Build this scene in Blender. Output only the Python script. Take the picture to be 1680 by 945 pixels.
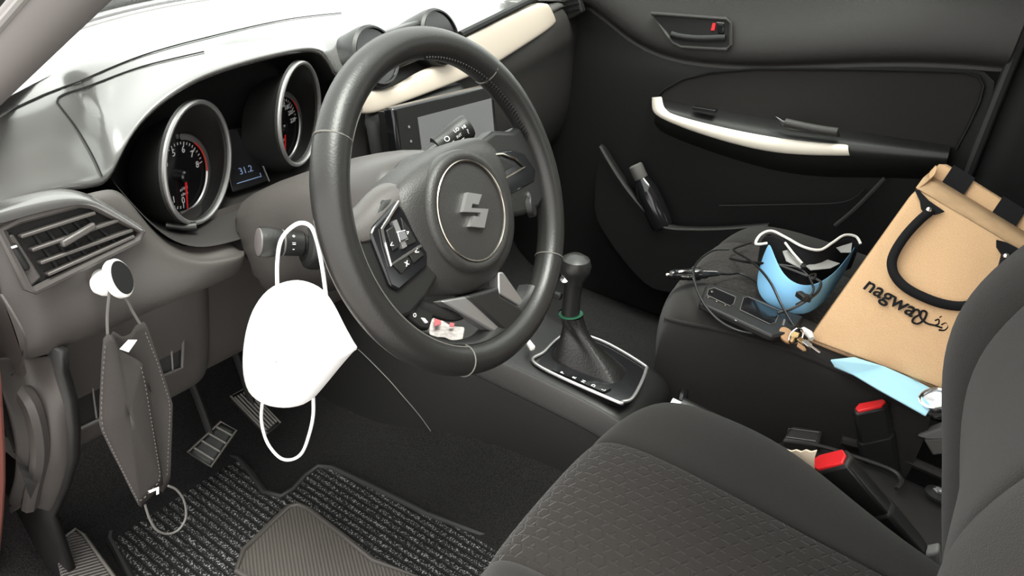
import bpy, bmesh, math, random
from mathutils import Vector, Matrix, Quaternion
random.seed(7)
for o in list(bpy.data.objects): bpy.data.objects.remove(o, do_unlink=True)
scene = bpy.context.scene
COL = scene.collection

# ------------------------------------------------------------------ camera
CAM = Vector((-0.904, -0.415, 0.95)); YAW, PITCH, ROLL, FPX = math.radians(32.11), math.radians(29.12), math.radians(4.17), 1115.0
_f = Vector((math.cos(YAW)*math.cos(PITCH), math.sin(YAW)*math.cos(PITCH), -math.sin(PITCH)))
_r0 = Vector((math.sin(YAW), -math.cos(YAW), 0)); _u0 = _r0.cross(_f)
_r = math.cos(ROLL)*_r0 + math.sin(ROLL)*_u0
_u = -math.sin(ROLL)*_r0 + math.cos(ROLL)*_u0
cd = bpy.data.cameras.new('camera'); cam = bpy.data.objects.new('camera', cd); COL.objects.link(cam)
cd.sensor_width = 36; cd.lens = FPX/1680*36; cd.clip_start = 0.02
rm = Matrix((_r, _u, -_f)).transposed().to_4x4(); rm.translation = CAM
cam.matrix_world = rm
scene.camera = cam

# ------------------------------------------------------------------ world: flat bright overcast sky
world = bpy.data.worlds.new('overcast'); scene.world = world; world.use_nodes = True
bg = world.node_tree.nodes['Background']
bg.inputs[0].default_value = (1.0, 0.975, 0.95, 1); bg.inputs[1].default_value = 3.05
# hazy sun behind thin cloud, in front and to the left of the car
sd = bpy.data.lights.new('sun', 'SUN'); sd.energy = 7.0; sd.angle = math.radians(30); sd.color = (1, .96, .9)
sun = bpy.data.objects.new('sun', sd); COL.objects.link(sun)
sun.rotation_euler = Vector((0.12, 0.22, -0.95)).to_track_quat('-Z', 'Y').to_euler()
scene.view_settings.view_transform = 'Standard'; scene.view_settings.look = 'None'
scene.view_settings.gamma = 1; scene.view_settings.use_curve_mapping = False
scene.view_settings.exposure = 0.18

# ------------------------------------------------------------------ helpers
def V(*a): return Vector(a)
def ray(px, py): return _f + (px-840)/FPX*_r - (py-472.5)/FPX*_u
def at(px, py, X=None, Y=None, Z=None):
    d = ray(px, py)
    for i, v in enumerate((X, Y, Z)):
        if v is not None: return CAM + d*((v-CAM[i])/d[i])
def atp(px, py, P, n):
    d = ray(px, py); return CAM + d*((P-CAM).dot(n)/d.dot(n))

MATS = {}
def mat(name, col, rough=.5, metal=0, spec=.5, bump=None, var=None, sheen=0, coat=0, emit=None, alpha=None):
    m = bpy.data.materials.new(name); m.use_nodes = True; nt = m.node_tree; b = nt.nodes['Principled BSDF']
    c = (*col, 1)
    b.inputs['Base Color'].default_value = c; b.inputs['Roughness'].default_value = rough
    b.inputs['Metallic'].default_value = metal; b.inputs['Specular IOR Level'].default_value = spec
    if sheen: b.inputs['Sheen Weight'].default_value = sheen; b.inputs['Sheen Roughness'].default_value = .5
    if coat: b.inputs['Coat Weight'].default_value = coat; b.inputs['Coat Roughness'].default_value = .05
    if emit: b.inputs['Emission Color'].default_value = (*emit[0], 1); b.inputs['Emission Strength'].default_value = emit[1]
    tc = nt.nodes.new('ShaderNodeTexCoord')
    if var:      # (scale, amount) soft mottling of the colour
        n = nt.nodes.new('ShaderNodeTexNoise'); n.inputs['Scale'].default_value = var[0]; n.inputs['Detail'].default_value = 4
        nt.links.new(tc.outputs['Object'], n.inputs['Vector'])
        r = nt.nodes.new('ShaderNodeValToRGB'); k = var[1]
        r.color_ramp.elements[0].position = .35; r.color_ramp.elements[1].position = .65
        r.color_ramp.elements[0].color = (*[x*(1-k) for x in col], 1); r.color_ramp.elements[1].color = (*[min(1, x*(1+k)) for x in col], 1)
        nt.links.new(n.outputs[0], r.inputs[0]); nt.links.new(r.outputs[0], b.inputs['Base Color'])
    if bump:     # (scale, strength)
        n = nt.nodes.new('ShaderNodeTexNoise'); n.inputs['Scale'].default_value = bump[0]; n.inputs['Detail'].default_value = 3
        nt.links.new(tc.outputs['Object'], n.inputs['Vector'])
        bp = nt.nodes.new('ShaderNodeBump'); bp.inputs['Strength'].default_value = bump[1]; bp.inputs['Distance'].default_value = .002
        nt.links.new(n.outputs[0], bp.inputs['Height']); nt.links.new(bp.outputs[0], b.inputs['Normal'])
    MATS[name] = m; return m
def nodes(m): return m.node_tree, m.node_tree.nodes['Principled BSDF']
def math_node(nt, op, a=None, b=None, c=None):
    n = nt.nodes.new('ShaderNodeMath'); n.operation = op
    for i, v in enumerate((a, b, c)):
        if v is None: continue
        if isinstance(v, (int, float)): n.inputs[i].default_value = v
        else: nt.links.new(v, n.inputs[i])
    return n.outputs[0]

W = {}          # world location of each object
def link(o, parent, loc):
    COL.objects.link(o); W[o.name] = Vector(loc); o.location = loc
    if parent is not None:
        o.parent = parent; o.matrix_parent_inverse = Matrix.Translation(-W[parent.name])
    return o
def tag(o, label=None, cat=None, group=None, kind=None):
    if label: o['label'] = label
    if cat: o['category'] = cat
    if group: o['group'] = group
    if kind: o['kind'] = kind
    return o
def thing(name, label, cat, loc, group=None):
    o = bpy.data.objects.new(name, None); o.empty_display_size = .02
    link(o, None, loc); return tag(o, label, cat, group)
def struct(name, loc, label=None):
    o = bpy.data.objects.new(name, None); o.empty_display_size = .02
    link(o, None, loc); o['kind'] = 'structure'
    if label: o['label'] = label
    return o
def obj(name, geo, m, parent=None, smooth=True, bevel=0, seg=2, subsurf=0, solid=0, solid_off=-1, uv=None):
    vs, fs = geo[0], geo[1]; uv = uv or (geo[2] if len(geo) > 2 else None)
    c = Vector((0, 0, 0))
    for v in vs: c += Vector(v)
    c /= max(1, len(vs))
    me = bpy.data.meshes.new(name); me.from_pydata([tuple(Vector(v)-c) for v in vs], [], fs)
    if uv:
        l = me.uv_layers.new(name='UVMap')
        for p in me.polygons:
            for li in p.loop_indices: l.data[li].uv = uv[me.loops[li].vertex_index]
    me.validate(); bm = bmesh.new(); bm.from_mesh(me)
    bmesh.ops.recalc_face_normals(bm, faces=bm.faces); bm.to_mesh(me); bm.free()
    if smooth:
        for p in me.polygons: p.use_smooth = True
    me.materials.append(m)
    o = bpy.data.objects.new(name, me); link(o, parent, c)
    if solid:
        s = o.modifiers.new('thickness', 'SOLIDIFY'); s.thickness = solid; s.offset = solid_off
    if bevel:
        b = o.modifiers.new('bevel', 'BEVEL'); b.width = bevel; b.segments = seg; b.limit_method = 'ANGLE'; b.angle_limit = math.radians(40)
        b.harden_normals = False
    if subsurf:
        s = o.modifiers.new('smooth', 'SUBSURF'); s.levels = subsurf; s.render_levels = subsurf
    if smooth and (bevel or not subsurf):
        me.update()
        try: me.set_sharp_from_angle(angle=math.radians(38))
        except Exception: pass
    return o
def one(name, geo, m, label, cat, group=None, kind=None, **k):
    o = obj(name, geo, m, None, **k); return tag(o, label, cat, group, kind)
def merge(*gs):
    vs, fs = [], []
    for g in gs:
        b = len(vs); vs += list(g[0]); fs += [tuple(i+b for i in f) for f in g[1]]
    return vs, fs
def smooth_pts(pts, n=6, closed=False):
    pts = [Vector(p) for p in pts]; out = []; L = len(pts)
    rng = range(L) if closed else range(L-1)
    for i in rng:
        if closed: p0, p1, p2, p3 = pts[(i-1) % L], pts[i], pts[(i+1) % L], pts[(i+2) % L]
        else: p0, p1, p2, p3 = pts[max(i-1, 0)], pts[i], pts[i+1], pts[min(i+2, L-1)]
        for k in range(n):
            t = k/n; t2 = t*t; t3 = t2*t
            out.append(.5*((2*p1)+(p2-p0)*t+(2*p0-5*p1+4*p2-p3)*t2+(3*p1-p0-3*p2+p3)*t3))
    if not closed: out.append(pts[-1])
    return out
def tube(pts, r, n=8, closed=False, flat=1.0, ref=None):
    pts = [Vector(p) for p in pts]; L = len(pts); vs = []; fs = []
    rr = r if isinstance(r, (list, tuple)) else [r]*L
    prev = None
    for i, p in enumerate(pts):
        if closed: t = pts[(i+1) % L]-pts[(i-1) % L]
        else: t = pts[min(i+1, L-1)]-pts[max(i-1, 0)]
        if t.length < 1e-9: t = Vector((0, 0, 1))
        t.normalize()
        if ref is not None: a = Vector(ref)-t*Vector(ref).dot(t)
        elif prev is None: a = t.orthogonal()
        else: a = prev-t*prev.dot(t)
        if a.length < 1e-6: a = t.orthogonal()
        a.normalize(); prev = a; b = t.cross(a)
        for k in range(n):
            an = 2*math.pi*k/n
            vs.append(p+a*math.cos(an)*rr[i]*flat+b*math.sin(an)*rr[i])
    m = L if closed else L-1
    for i in range(m):
        j = (i+1) % L
        for k in range(n):
            k2 = (k+1) % n
            fs.append((i*n+k, i*n+k2, j*n+k2, j*n+k))
    if not closed:
        fs.append(tuple(range(n-1, -1, -1))); fs.append(tuple((L-1)*n+k for k in range(n)))
    return vs, fs
def grid(rows, closed=False, cap=False, uvs=True):
    nr, nc = len(rows), len(rows[0]); vs = [Vector(p) for r in rows for p in r]; fs = []
    for i in range(nr-1):
        for j in range(nc if closed else nc-1):
            k = (j+1) % nc
            fs.append((i*nc+j, i*nc+k, (i+1)*nc+k, (i+1)*nc+j))
    if cap and closed:
        fs.append(tuple(range(nc))); fs.append(tuple((nr-1)*nc+j for j in range(nc)))
    # uv by arc length in metres (middle row / column)
    us = [0]
    mr = rows[nr//2]
    for j in range(1, nc): us.append(us[-1]+(Vector(mr[j])-Vector(mr[j-1])).length)
    vv = [0]; mc = nc//2
    for i in range(1, nr): vv.append(vv[-1]+(Vector(rows[i][mc])-Vector(rows[i-1][mc])).length)
    uv = [(us[j], vv[i]) for i in range(nr) for j in range(nc)]
    return vs, fs, uv
def prism(loop, depth, n=None):
    loop = [Vector(p) for p in loop]
    if n is None:
        n = Vector((0, 0, 0))
        for i in range(len(loop)): n += loop[i].cross(loop[(i+1) % len(loop)])
        n.normalize()
    n = Vector(n).normalized(); L = len(loop)
    vs = loop+[p+n*depth for p in loop]
    fs = [tuple(range(L)), tuple(range(2*L-1, L-1, -1))]+[(i, (i+1) % L, L+(i+1) % L, L+i) for i in range(L)]
    return vs, fs
def box(c, s, ax=None):
    c = Vector(c); ax = ax or (V(1, 0, 0), V(0, 1, 0), V(0, 0, 1))
    vs = [c+ax[0]*(i*s[0]/2)+ax[1]*(j*s[1]/2)+ax[2]*(k*s[2]/2) for i in (-1, 1) for j in (-1, 1) for k in (-1, 1)]
    return vs, [(0, 1, 3, 2), (4, 6, 7, 5), (0, 4, 5, 1), (2, 3, 7, 6), (0, 2, 6, 4), (1, 5, 7, 3)]
def lathe(prof, o, axis, n=32, sx=1, xd=None):
    o = Vector(o); axis = Vector(axis).normalized(); a = (Vector(xd)-axis*Vector(xd).dot(axis)).normalized() if xd is not None else axis.orthogonal().normalized(); b = axis.cross(a)
    vs = []; fs = []
    for (r, h) in prof:
        for k in range(n):
            an = 2*math.pi*k/n
            vs.append(o+axis*h+a*(r*math.cos(an)*sx)+b*(r*math.sin(an)))
    for i in range(len(prof)-1):
        for k in range(n):
            k2 = (k+1) % n
            fs.append((i*n+k, i*n+k2, (i+1)*n+k2, (i+1)*n+k))
    if prof[0][0] > 1e-6: fs.append(tuple(range(n)))
    if prof[-1][0] > 1e-6: fs.append(tuple((len(prof)-1)*n+k for k in range(n)))
    return vs, fs
def ring_arc(o, ax, ay, R, a0, a1, n=48):
    return [Vector(o)+ax*(R*math.cos(a0+(a1-a0)*i/n))+ay*(R*math.sin(a0+(a1-a0)*i/n)) for i in range(n+1)]
def text_geo(s, size, o, xd, yd, ext=.0004, align='CENTER', shear=0, bold=0):
    cu = bpy.data.curves.new('t', 'FONT'); cu.body = s; cu.size = size; cu.align_x = align; cu.align_y = 'CENTER'; cu.extrude = ext; cu.shear = shear; cu.offset = bold; cu.resolution_u = 3
    t = bpy.data.objects.new('t', cu); COL.objects.link(t)
    dg = bpy.context.evaluated_depsgraph_get(); me = bpy.data.meshes.new_from_object(t.evaluated_get(dg))
    xd = Vector(xd).normalized(); yd = (Vector(yd)-xd*Vector(yd).dot(xd)).normalized(); zd = xd.cross(yd)
    g = ([Vector(o)+xd*v.co.x+yd*v.co.y+zd*v.co.z for v in me.vertices], [tuple(p.vertices) for p in me.polygons])
    bpy.data.objects.remove(t, do_unlink=True); bpy.data.curves.remove(cu); bpy.data.meshes.remove(me)
    return g
def hit(o, px, py, lift=.0008):
    from mathutils.bvhtree import BVHTree
    bpy.context.view_layer.update()
    key = ('bvh', o.name)
    if key not in W:
        ev = o.evaluated_get(bpy.context.evaluated_depsgraph_get()); me = ev.to_mesh()
        W[key] = BVHTree.FromPolygons([o.matrix_world @ v.co for v in me.vertices], [tuple(p.vertices) for p in me.polygons]); ev.to_mesh_clear()
    d = ray(px, py).normalized(); h = W[key].ray_cast(CAM, d)
    return h[0]+(h[1] if h[1].dot(d) < 0 else -h[1])*lift if h[0] is not None else None
def interp(tab, x):
    if x <= tab[0][0]: return tab[0][1]
    for (a, p), (b, q) in zip(tab, tab[1:]):
        if x <= b:
            t = (x-a)/(b-a); t = t*t*(3-2*t)
            return p+(q-p)*t if not isinstance(p, (tuple, list)) else tuple(u+(v-u)*t for u, v in zip(p, q))
    return tab[-1][1]

# ------------------------------------------------------------------ materials
mat('dash_soft', (.10, .098, .096), .24, spec=1.0, coat=0)
_b = MATS['dash_soft'].node_tree.nodes['Principled BSDF']; _b.inputs['Coat Weight'].default_value = .9; _b.inputs['Coat Roughness'].default_value = .14
mat('dash_hard', (.060, .054, .051), .42, bump=(700, .12))  # grey raised so the veiling glare is part of the base colour
mat('gloss_black', (.008, .008, .009), .12)
mat('black_plastic', (.012, .0118, .0115), .42, spec=.4, bump=(600, .12))
mat('matte_black', (.008, .008, .008), .6, spec=.3)
mat('door_plastic', (.009, .009, .009), .55, spec=.22, bump=(800, .3))
mat('door_upper', (.036, .034, .033), .55, spec=.35, bump=(800, .3))
mat('leather', (.014, .0135, .013), .36, spec=.45, bump=(420, .10))
mat('leather_seam', (.10, .095, .085), .5)
mat('airbag_skin', (.022, .021, .020), .45, bump=(700, .25))
mat('satin_silver', (.42, .41, .41), .38, metal=.85)
mat('chrome', (.75, .74, .73), .12, metal=1)
mat('dim_chrome', (.42, .38, .33), .25, metal=1)
mat('ivory', (.80, .74, .64), .42)
mat('ivory_weave', (.56, .485, .41), .45)
mat('white_print', (.75, .75, .75), .6)
mat('red_print', (.7, .03, .02), .5)
mat('red_button', (.72, .02, .025), .35)
mat('carpet', (.012, .0115, .0115), .95, spec=.1, bump=(350, .9), var=(500, .5))
mat('headliner', (.55, .54, .52), .9, spec=.1)
mat('pillar', (.10, .092, .09), .6)
mat('body_red', (.22, .075, .06), .5)
mat('rubber', (.012, .012, .012), .6)
mat('heel_rubber', (.045, .040, .036), .55)
mat('seat_plain', (.020, .0185, .0175), .9, spec=.10, sheen=.10, bump=(1200, .5))
mat('mask_white', (.90, .90, .90), .85, spec=.1)
mat('mask_black', (.045, .041, .039), .9, spec=.1, bump=(900, .3))
mat('mask_blue', (.24, .52, .80), .85, spec=.1)
mat('packet_blue', (.42, .72, .86), .5)
mat('elastic_white', (.72, .70, .66), .8)
mat('elastic_grey', (.10, .095, .09), .8)
mat('grey_cloth', (.30, .30, .29), .8)
mat('cable', (.010, .010, .010), .35)
mat('brass', (.45, .30, .14), .35, metal=1)
mat('leather_tan', (.42, .24, .12), .6)
mat('black_cloth', (.012, .012, .013), .9, spec=.1)
mat('green_ring', (.006, .06, .03), .5)
mat('paper', (.75, .72, .68), .7, var=(60, .1))
mat('recess_dark', (.026, .024, .023), .5, spec=.4, bump=(700, .1))
mat('packet_grey', (.34, .31, .30), .6, var=(120, .25))
mat('paper_beige', (.80, .66, .50), .7)
mat('paper_pink', (.35, .08, .09), .7)
mat('steel', (.55, .55, .56), .25, metal=1)
mat('screen', (.13, .13, .135), .35, coat=.3)
mat('ground', (.40, .39, .37), .9, var=(3, .15))
mat('side_bolster_grey', (.16, .155, .15), .6)
mat('tip_grey', (.10, .09, .088), .5)
mat('holder_white', (.82, .81, .79), .25)
mat('pedal_trim', (.10, .095, .085), .5)

def glass_mat(name, tint, refl):
    m = bpy.data.materials.new(name); m.use_nodes = True; nt = m.node_tree; nt.nodes.clear()
    out = nt.nodes.new('ShaderNodeOutputMaterial'); mx = nt.nodes.new('ShaderNodeMixShader')
    t = nt.nodes.new('ShaderNodeBsdfTransparent'); t.inputs[0].default_value = (*tint, 1)
    g = nt.nodes.new('ShaderNodeBsdfGlossy'); g.inputs['Roughness'].default_value = .02
    fr = nt.nodes.new('ShaderNodeFresnel'); fr.inputs[0].default_value = refl
    nt.links.new(fr.outputs[0], mx.inputs[0]); nt.links.new(t.outputs[0], mx.inputs[1]); nt.links.new(g.outputs[0], mx.inputs[2]); nt.links.new(mx.outputs[0], out.inputs[0])
    MATS[name] = m
glass_mat('glass', (.95, .985, .97), 1.10)
glass_mat('lens', (.97, .97, .97), 1.25)

# seat insert: embossed lattice of three line families
def lattice_mat():
    m = mat('seat_lattice', (.022, .0195, .018), .88, spec=.12, sheen=.10); nt, b = nodes(m)
    tc = nt.nodes.new('ShaderNodeTexCoord'); sp = nt.nodes.new('ShaderNodeSeparateXYZ'); nt.links.new(tc.outputs['UV'], sp.inputs[0])
    x, y = sp.outputs[0], sp.outputs[1]; pitch = .0150; hs = []
    for k, ang in enumerate((0, 60, 120)):
        c, s = math.cos(math.radians(ang)), math.sin(math.radians(ang))
        u = math_node(nt, 'ADD', math_node(nt, 'MULTIPLY', x, c/pitch), math_node(nt, 'MULTIPLY', y, s/pitch))
        v = math_node(nt, 'ADD', math_node(nt, 'MULTIPLY', x, -s/pitch), math_node(nt, 'MULTIPLY', y, c/pitch))
        d = math_node(nt, 'ABSOLUTE', math_node(nt, 'SUBTRACT', math_node(nt, 'FRACT', u), .5))
        line = math_node(nt, 'SMOOTHSTEP', .0, .13, d) if False else math_node(nt, 'MINIMUM', math_node(nt, 'DIVIDE', d, .13), 1.0)
        gate = math_node(nt, 'GREATER_THAN', math_node(nt, 'FRACT', math_node(nt, 'ADD', math_node(nt, 'MULTIPLY', v, 1/1.1547), .37*k)), .62)
        hs.append(math_node(nt, 'MAXIMUM', line, gate))
    h = math_node(nt, 'MINIMUM', math_node(nt, 'MINIMUM', hs[0], hs[1]), hs[2])
    bp = nt.nodes.new('ShaderNodeBump'); bp.inputs['Strength'].default_value = .7; bp.inputs['Distance'].default_value = .0020
    nt.links.new(h, bp.inputs['Height']); nt.links.new(bp.outputs[0], b.inputs['Normal'])
lattice_mat()
def jute_mat():
    m = mat('jute', (.66, .41, .21), .85, spec=.15); nt, b = nodes(m)
    tc = nt.nodes.new('ShaderNodeTexCoord'); sp = nt.nodes.new('ShaderNodeSeparateXYZ'); nt.links.new(tc.outputs['UV'], sp.inputs[0])
    sx = math_node(nt, 'SINE', math_node(nt, 'MULTIPLY', sp.outputs[0], 3200)); sy = math_node(nt, 'SINE', math_node(nt, 'MULTIPLY', sp.outputs[1], 3200))
    w = math_node(nt, 'MULTIPLY', sx, sy)
    mp = nt.nodes.new('ShaderNodeMapping'); mp.inputs['Scale'].default_value = (260, 160, 1); nt.links.new(tc.outputs['UV'], mp.inputs[0])
    n = nt.nodes.new('ShaderNodeTexNoise'); n.inputs['Scale'].default_value = 3; nt.links.new(mp.outputs[0], n.inputs['Vector'])
    r = nt.nodes.new('ShaderNodeValToRGB'); r.color_ramp.elements[0].color = (.58, .365, .20, 1); r.color_ramp.elements[1].color = (.70, .46, .27, 1)
    r.color_ramp.elements[0].position = .3; r.color_ramp.elements[1].position = .7
    nt.links.new(n.outputs[0], r.inputs[0]); nt.links.new(r.outputs[0], b.inputs['Base Color'])
    bp = nt.nodes.new('ShaderNodeBump'); bp.inputs['Strength'].default_value = .35; bp.inputs['Distance'].default_value = .001
    nt.links.new(w, bp.inputs['Height']); nt.links.new(bp.outputs[0], b.inputs['Normal'])
jute_mat()
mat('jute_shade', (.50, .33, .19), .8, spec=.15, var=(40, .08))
def floormat_mat():   # ribbed charcoal pile with pale flecks
    m = mat('mat_pile', (.02, .02, .02), .95, spec=.1); nt, b = nodes(m)
    tc = nt.nodes.new('ShaderNodeTexCoord'); sp = nt.nodes.new('ShaderNodeSeparateXYZ'); nt.links.new(tc.outputs['Object'], sp.inputs[0])
    w = math_node(nt, 'ABSOLUTE', math_node(nt, 'SINE', math_node(nt, 'MULTIPLY', sp.outputs[0], math.pi/.013)))
    n = nt.nodes.new('ShaderNodeTexNoise'); n.inputs['Scale'].default_value = 420; n.inputs['Detail'].default_value = 2; nt.links.new(tc.outputs['Object'], n.inputs['Vector'])
    f = math_node(nt, 'MULTIPLY', math_node(nt, 'POWER', w, 1.5), math_node(nt, 'MULTIPLY', math_node(nt, 'SUBTRACT', n.outputs[0], .5), 7))
    r = nt.nodes.new('ShaderNodeValToRGB'); r.color_ramp.elements[0].color = (.012, .012, .012, 1); r.color_ramp.elements[1].color = (.24, .24, .24, 1)
    r.color_ramp.elements[0].position = .15; r.color_ramp.elements[1].position = 1
    nt.links.new(f, r.inputs[0]); nt.links.new(r.outputs[0], b.inputs['Base Color'])
    bp = nt.nodes.new('ShaderNodeBump'); bp.inputs['Strength'].default_value = .8; bp.inputs['Distance'].default_value = .004
    nt.links.new(w, bp.inputs['Height']); nt.links.new(bp.outputs[0], b.inputs['Normal'])
floormat_mat()
def stripe_mat(name, col, axis, pitch, dist):
    m = mat(name, col, .55); nt, b = nodes(m)
    tc = nt.nodes.new('ShaderNodeTexCoord'); sp = nt.nodes.new('ShaderNodeSeparateXYZ'); nt.links.new(tc.outputs['Object'], sp.inputs[0])
    u = math_node(nt, 'ADD', math_node(nt, 'MULTIPLY', sp.outputs[0], axis[0]), math_node(nt, 'MULTIPLY', sp.outputs[1], axis[1]))
    w = math_node(nt, 'ABSOLUTE', math_node(nt, 'SINE', math_node(nt, 'MULTIPLY', u, math.pi/pitch)))
    bp = nt.nodes.new('ShaderNodeBump'); bp.inputs['Strength'].default_value = 1; bp.inputs['Distance'].default_value = dist
    nt.links.new(w, bp.inputs['Height']); nt.links.new(bp.outputs[0], b.inputs['Normal'])
stripe_mat('heel_ribs', (.075, .068, .06), (.83, -.55), .0055, .002)
stripe_mat('foot_ribs', (.055, .05, .046), (.5, .87), .006, .002)
# ================================================================== the car shell
S = struct
one_floor = struct('floor', (0, 0, -.02))
fl_rows = []
for x in (-.80, -.74, -.70, -.55, -.40, -.25, -.15, -.12, 0, .12, .15, .25, .40, .55, .70):
    hump = .14 if abs(x) <= .125 else (.05 if abs(x) <= .15 else 0)
    fl_rows.append([V(x, -1.6, -.012+hump), V(x, -.6, -.012+hump), V(x, .2, -.012+hump), V(x, .50, -.012+hump), V(x, .56, .02+hump), V(x, .66, .14+hump*.6), V(x, .74, .30), V(x, .78, .52)])
obj('carpet', grid(fl_rows), MATS['carpet'], one_floor, subsurf=1, solid=.01)
# ground outside
gr = obj('ground', box((0, 0, -.40), (40, 40, .02)), MATS['ground'], None, smooth=False); gr['kind'] = 'structure'
# ceiling
ce = struct('ceiling', (0, -.8, 1.2))
obj('headliner', grid([[V(x, y, 1.21-.10*(abs(x)/.60)**3-.05*max(0, (y+.1))/.3) for y in (-.30, -.6, -1., -1.4, -1.6)] for x in (-.60, -.45, -.2, 0, .2, .45, .60)]), MATS['headliner'], ce, subsurf=1, solid=.03, solid_off=1)
# cowl + windshield
def base_y(x): return .70-.43*((x-.05)/.74)**2
xs = [-.72+.06*i for i in range(25)]
fw = struct('wall_front', (0, .8, .3)); dash_cowl = struct('trim_3', (0, .7, .76))
obj('cowl_strip', grid([[V(x, base_y(x)-.01, .755), V(x, base_y(x)+.025, .757), V(x, base_y(x)+.06, .764), V(x, base_y(x)+.09, .760), V(x, base_y(x)+.10, .60), V(x, base_y(x)+.12, .3)] for x in xs]), MATS['dash_soft'], dash_cowl)
obj('firewall', box((0, .83, .25), (1.5, .02, .7)), MATS['matte_black'], fw)
w1 = struct('window_1', (0, .5, .8))
def wtop(x): return V(x*.86, -.34+.10*(1-(x/.72)**2), 1.16-.03*(x/.72)**2)
obj('pane', grid([[V(x, base_y(x)+.06, .775).lerp(wtop(x), t/14) + V(0, .03*math.sin(math.pi*t/14), .02*math.sin(math.pi*t/14)) for t in range(15)] for x in [-.72+.04*i for i in range(37)]]), MATS['glass'], w1, subsurf=1, solid=.005)
# driver A pillar (trim_1): sloping bar crossing the top left corner
t1 = struct('trim_1', (-.72, .2, .7))
pA_, pB_ = at(0, 100, X=-.72), at(94, 0, X=-.715); pd = (pB_-pA_).normalized(); p0 = pA_-pd*.40
pl = []
for s in (-.05, .1, .25, .4, .6, .95):
    c = p0+pd*s; sd_ = V(1, 0, 0); up = pd.cross(sd_)*-1
    pl.append([c+sd_*(.016*math.cos(a))+up*(.0175*math.sin(a)) for a in [2*math.pi*k/12 for k in range(12)]])
obj('pillar_cover', grid(pl, closed=True, cap=True), MATS['pillar'], t1, subsurf=1)
obj('pillar_groove', tube([p0+pd*s+V(-.0155, 0, .002) for s in (0, .2, .4, .6)], .0025), MATS['side_bolster_grey'], t1)
# passenger A pillar
t2 = struct('trim_2', (.72, .2, .7))
pl = []
for s in (-.05, .1, .3, .5, .8):
    c = V(.73, .40, .70)+V(-.08, -.886, .463).normalized()*s; up = V(0, .463, .886)
    pl.append([c+V(1, 0, 0)*(.028*math.cos(a))+up*(.034*math.sin(a)) for a in [2*math.pi*k/12 for k in range(12)]])
obj('pillar_cover', grid(pl, closed=True, cap=True), MATS['pillar'], t2, subsurf=1)
# B pillars, rear walls, rear windows (out of view, they shade the cabin)
wr = struct('wall_right', (.70, -.9, .3))
obj('pillar_panel', grid([[V(.665, y, z) if z < .8 else V(.665-(z-.8)*.2, y, z) for z in (-.02, .3, .6, .8, 1.0, 1.16)] for y in (-.465, -.52, -.62, -.68)]), MATS['door_plastic'], wr, solid=.04, solid_off=1)
obj('rear_panel', box((.70, -1.13, .38), (.05, .90, .80)), MATS['door_plastic'], wr)
obj('outer_panel', box((.735, -.15, .42), (.02, 1.70, .90)), MATS['matte_black'], wr)
obj('pillar_seal', tube(smooth_pts([V(.655, -.462, .08), V(.655, -.462, .5), V(.655, -.46, .78), V(.62, -.462, 1.0), V(.585, -.465, 1.14)]), .010), MATS['rubber'], wr)
w3 = struct('window_3', (.68, -1.13, .95)); obj('pane', box((.66, -1.13, .95), (.005, .88, .36)), MATS['glass'], w3, smooth=False)
wl = struct('wall_left', (-.70, -.9, .3))
obj('pillar_panel', grid([[V(-.68, y, z) if z < .8 else V(-.68+(z-.8)*.2, y, z) for z in (-.02, .3, .6, .8, 1.0, 1.16)] for y in (-.78, -.84, -.92, -.98)]), MATS['door_plastic'], wl, solid=.04, solid_off=1)
obj('rear_panel', box((-.70, -1.30, .38), (.05, .58, .80)), MATS['door_plastic'], wl)
obj('sill_panel', box((-.815, .18, -.07), (.25, 2.0, .12)), MATS['black_plastic'], wl, bevel=.02)
# kick panel and door-opening trim at the lower left
ptsA = [at(*q, X=-.70) for q in ((28, 628), (50, 660), (62, 705), (64, 750), (54, 800), (48, 830))]
obj('opening_seal', tube(smooth_pts(ptsA), .010), MATS['dash_hard'], wl)
rowsK = []
Lk = [(-10, 585), (-4, 615), (10, 660), (20, 705), (26, 755), (22, 800), (4, 835)]; Mk = [(52, 590), (62, 622), (84, 660), (98, 705), (100, 752), (88, 800), (68, 838)]; Rk = [(96, 580), (98, 612), (112, 660), (118, 705), (118, 755), (104, 805), (84, 850)]
for i in range(7): rowsK.append([at(*Lk[i], X=-.720), at((Lk[i][0]+Mk[i][0])/2, (Lk[i][1]+Mk[i][1])/2, X=-.700), at(*Mk[i], X=-.685), at(*Rk[i], X=-.672)])
kp = []
for i in range(7):
    q = at(*Rk[i], X=-.675); kp.append([q, q.lerp(V(-.688, .78, q.z), .3), q.lerp(V(-.69, .78, q.z-.02), .6), V(-.69, .78, q.z-.05)])
kp.append([V(-.69, .44, .03), V(-.69, .55, .02), V(-.69, .65, 0), V(-.69, .78, -.02)])
obj('kick_panel', grid(kp), MATS['black_plastic'], wl, solid=.01)
obj('opening_trim', grid(rowsK), MATS['dash_hard'], wl, subsurf=2, solid=.006)
jb = [at(*q, X=-.738) for q in ((0, 575), (5, 620), (9, 680), (12, 740), (12, 790), (9, 840), (4, 890), (0, 930))]
jb += [V(-.738, jb[-1].y+.06, -.06), V(-.738, .95, -.06), V(-.738, .95, .66), V(-.738, jb[0].y+.02, .60)]
obj('jamb_panel', prism(jb, .012, (-1, 0, 0)), MATS['body_red'], wl, bevel=.004)
wb = struct('wall_rear', (0, -1.6, .3)); obj('panel', box((0, -1.62, .38), (1.46, .04, .80)), MATS['door_plastic'], wb)
w4 = struct('window_4', (0, -1.6, .95)); obj('pane', box((0, -1.62, .95), (1.2, .005, .36)), MATS['glass'], w4, smooth=False)
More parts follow.
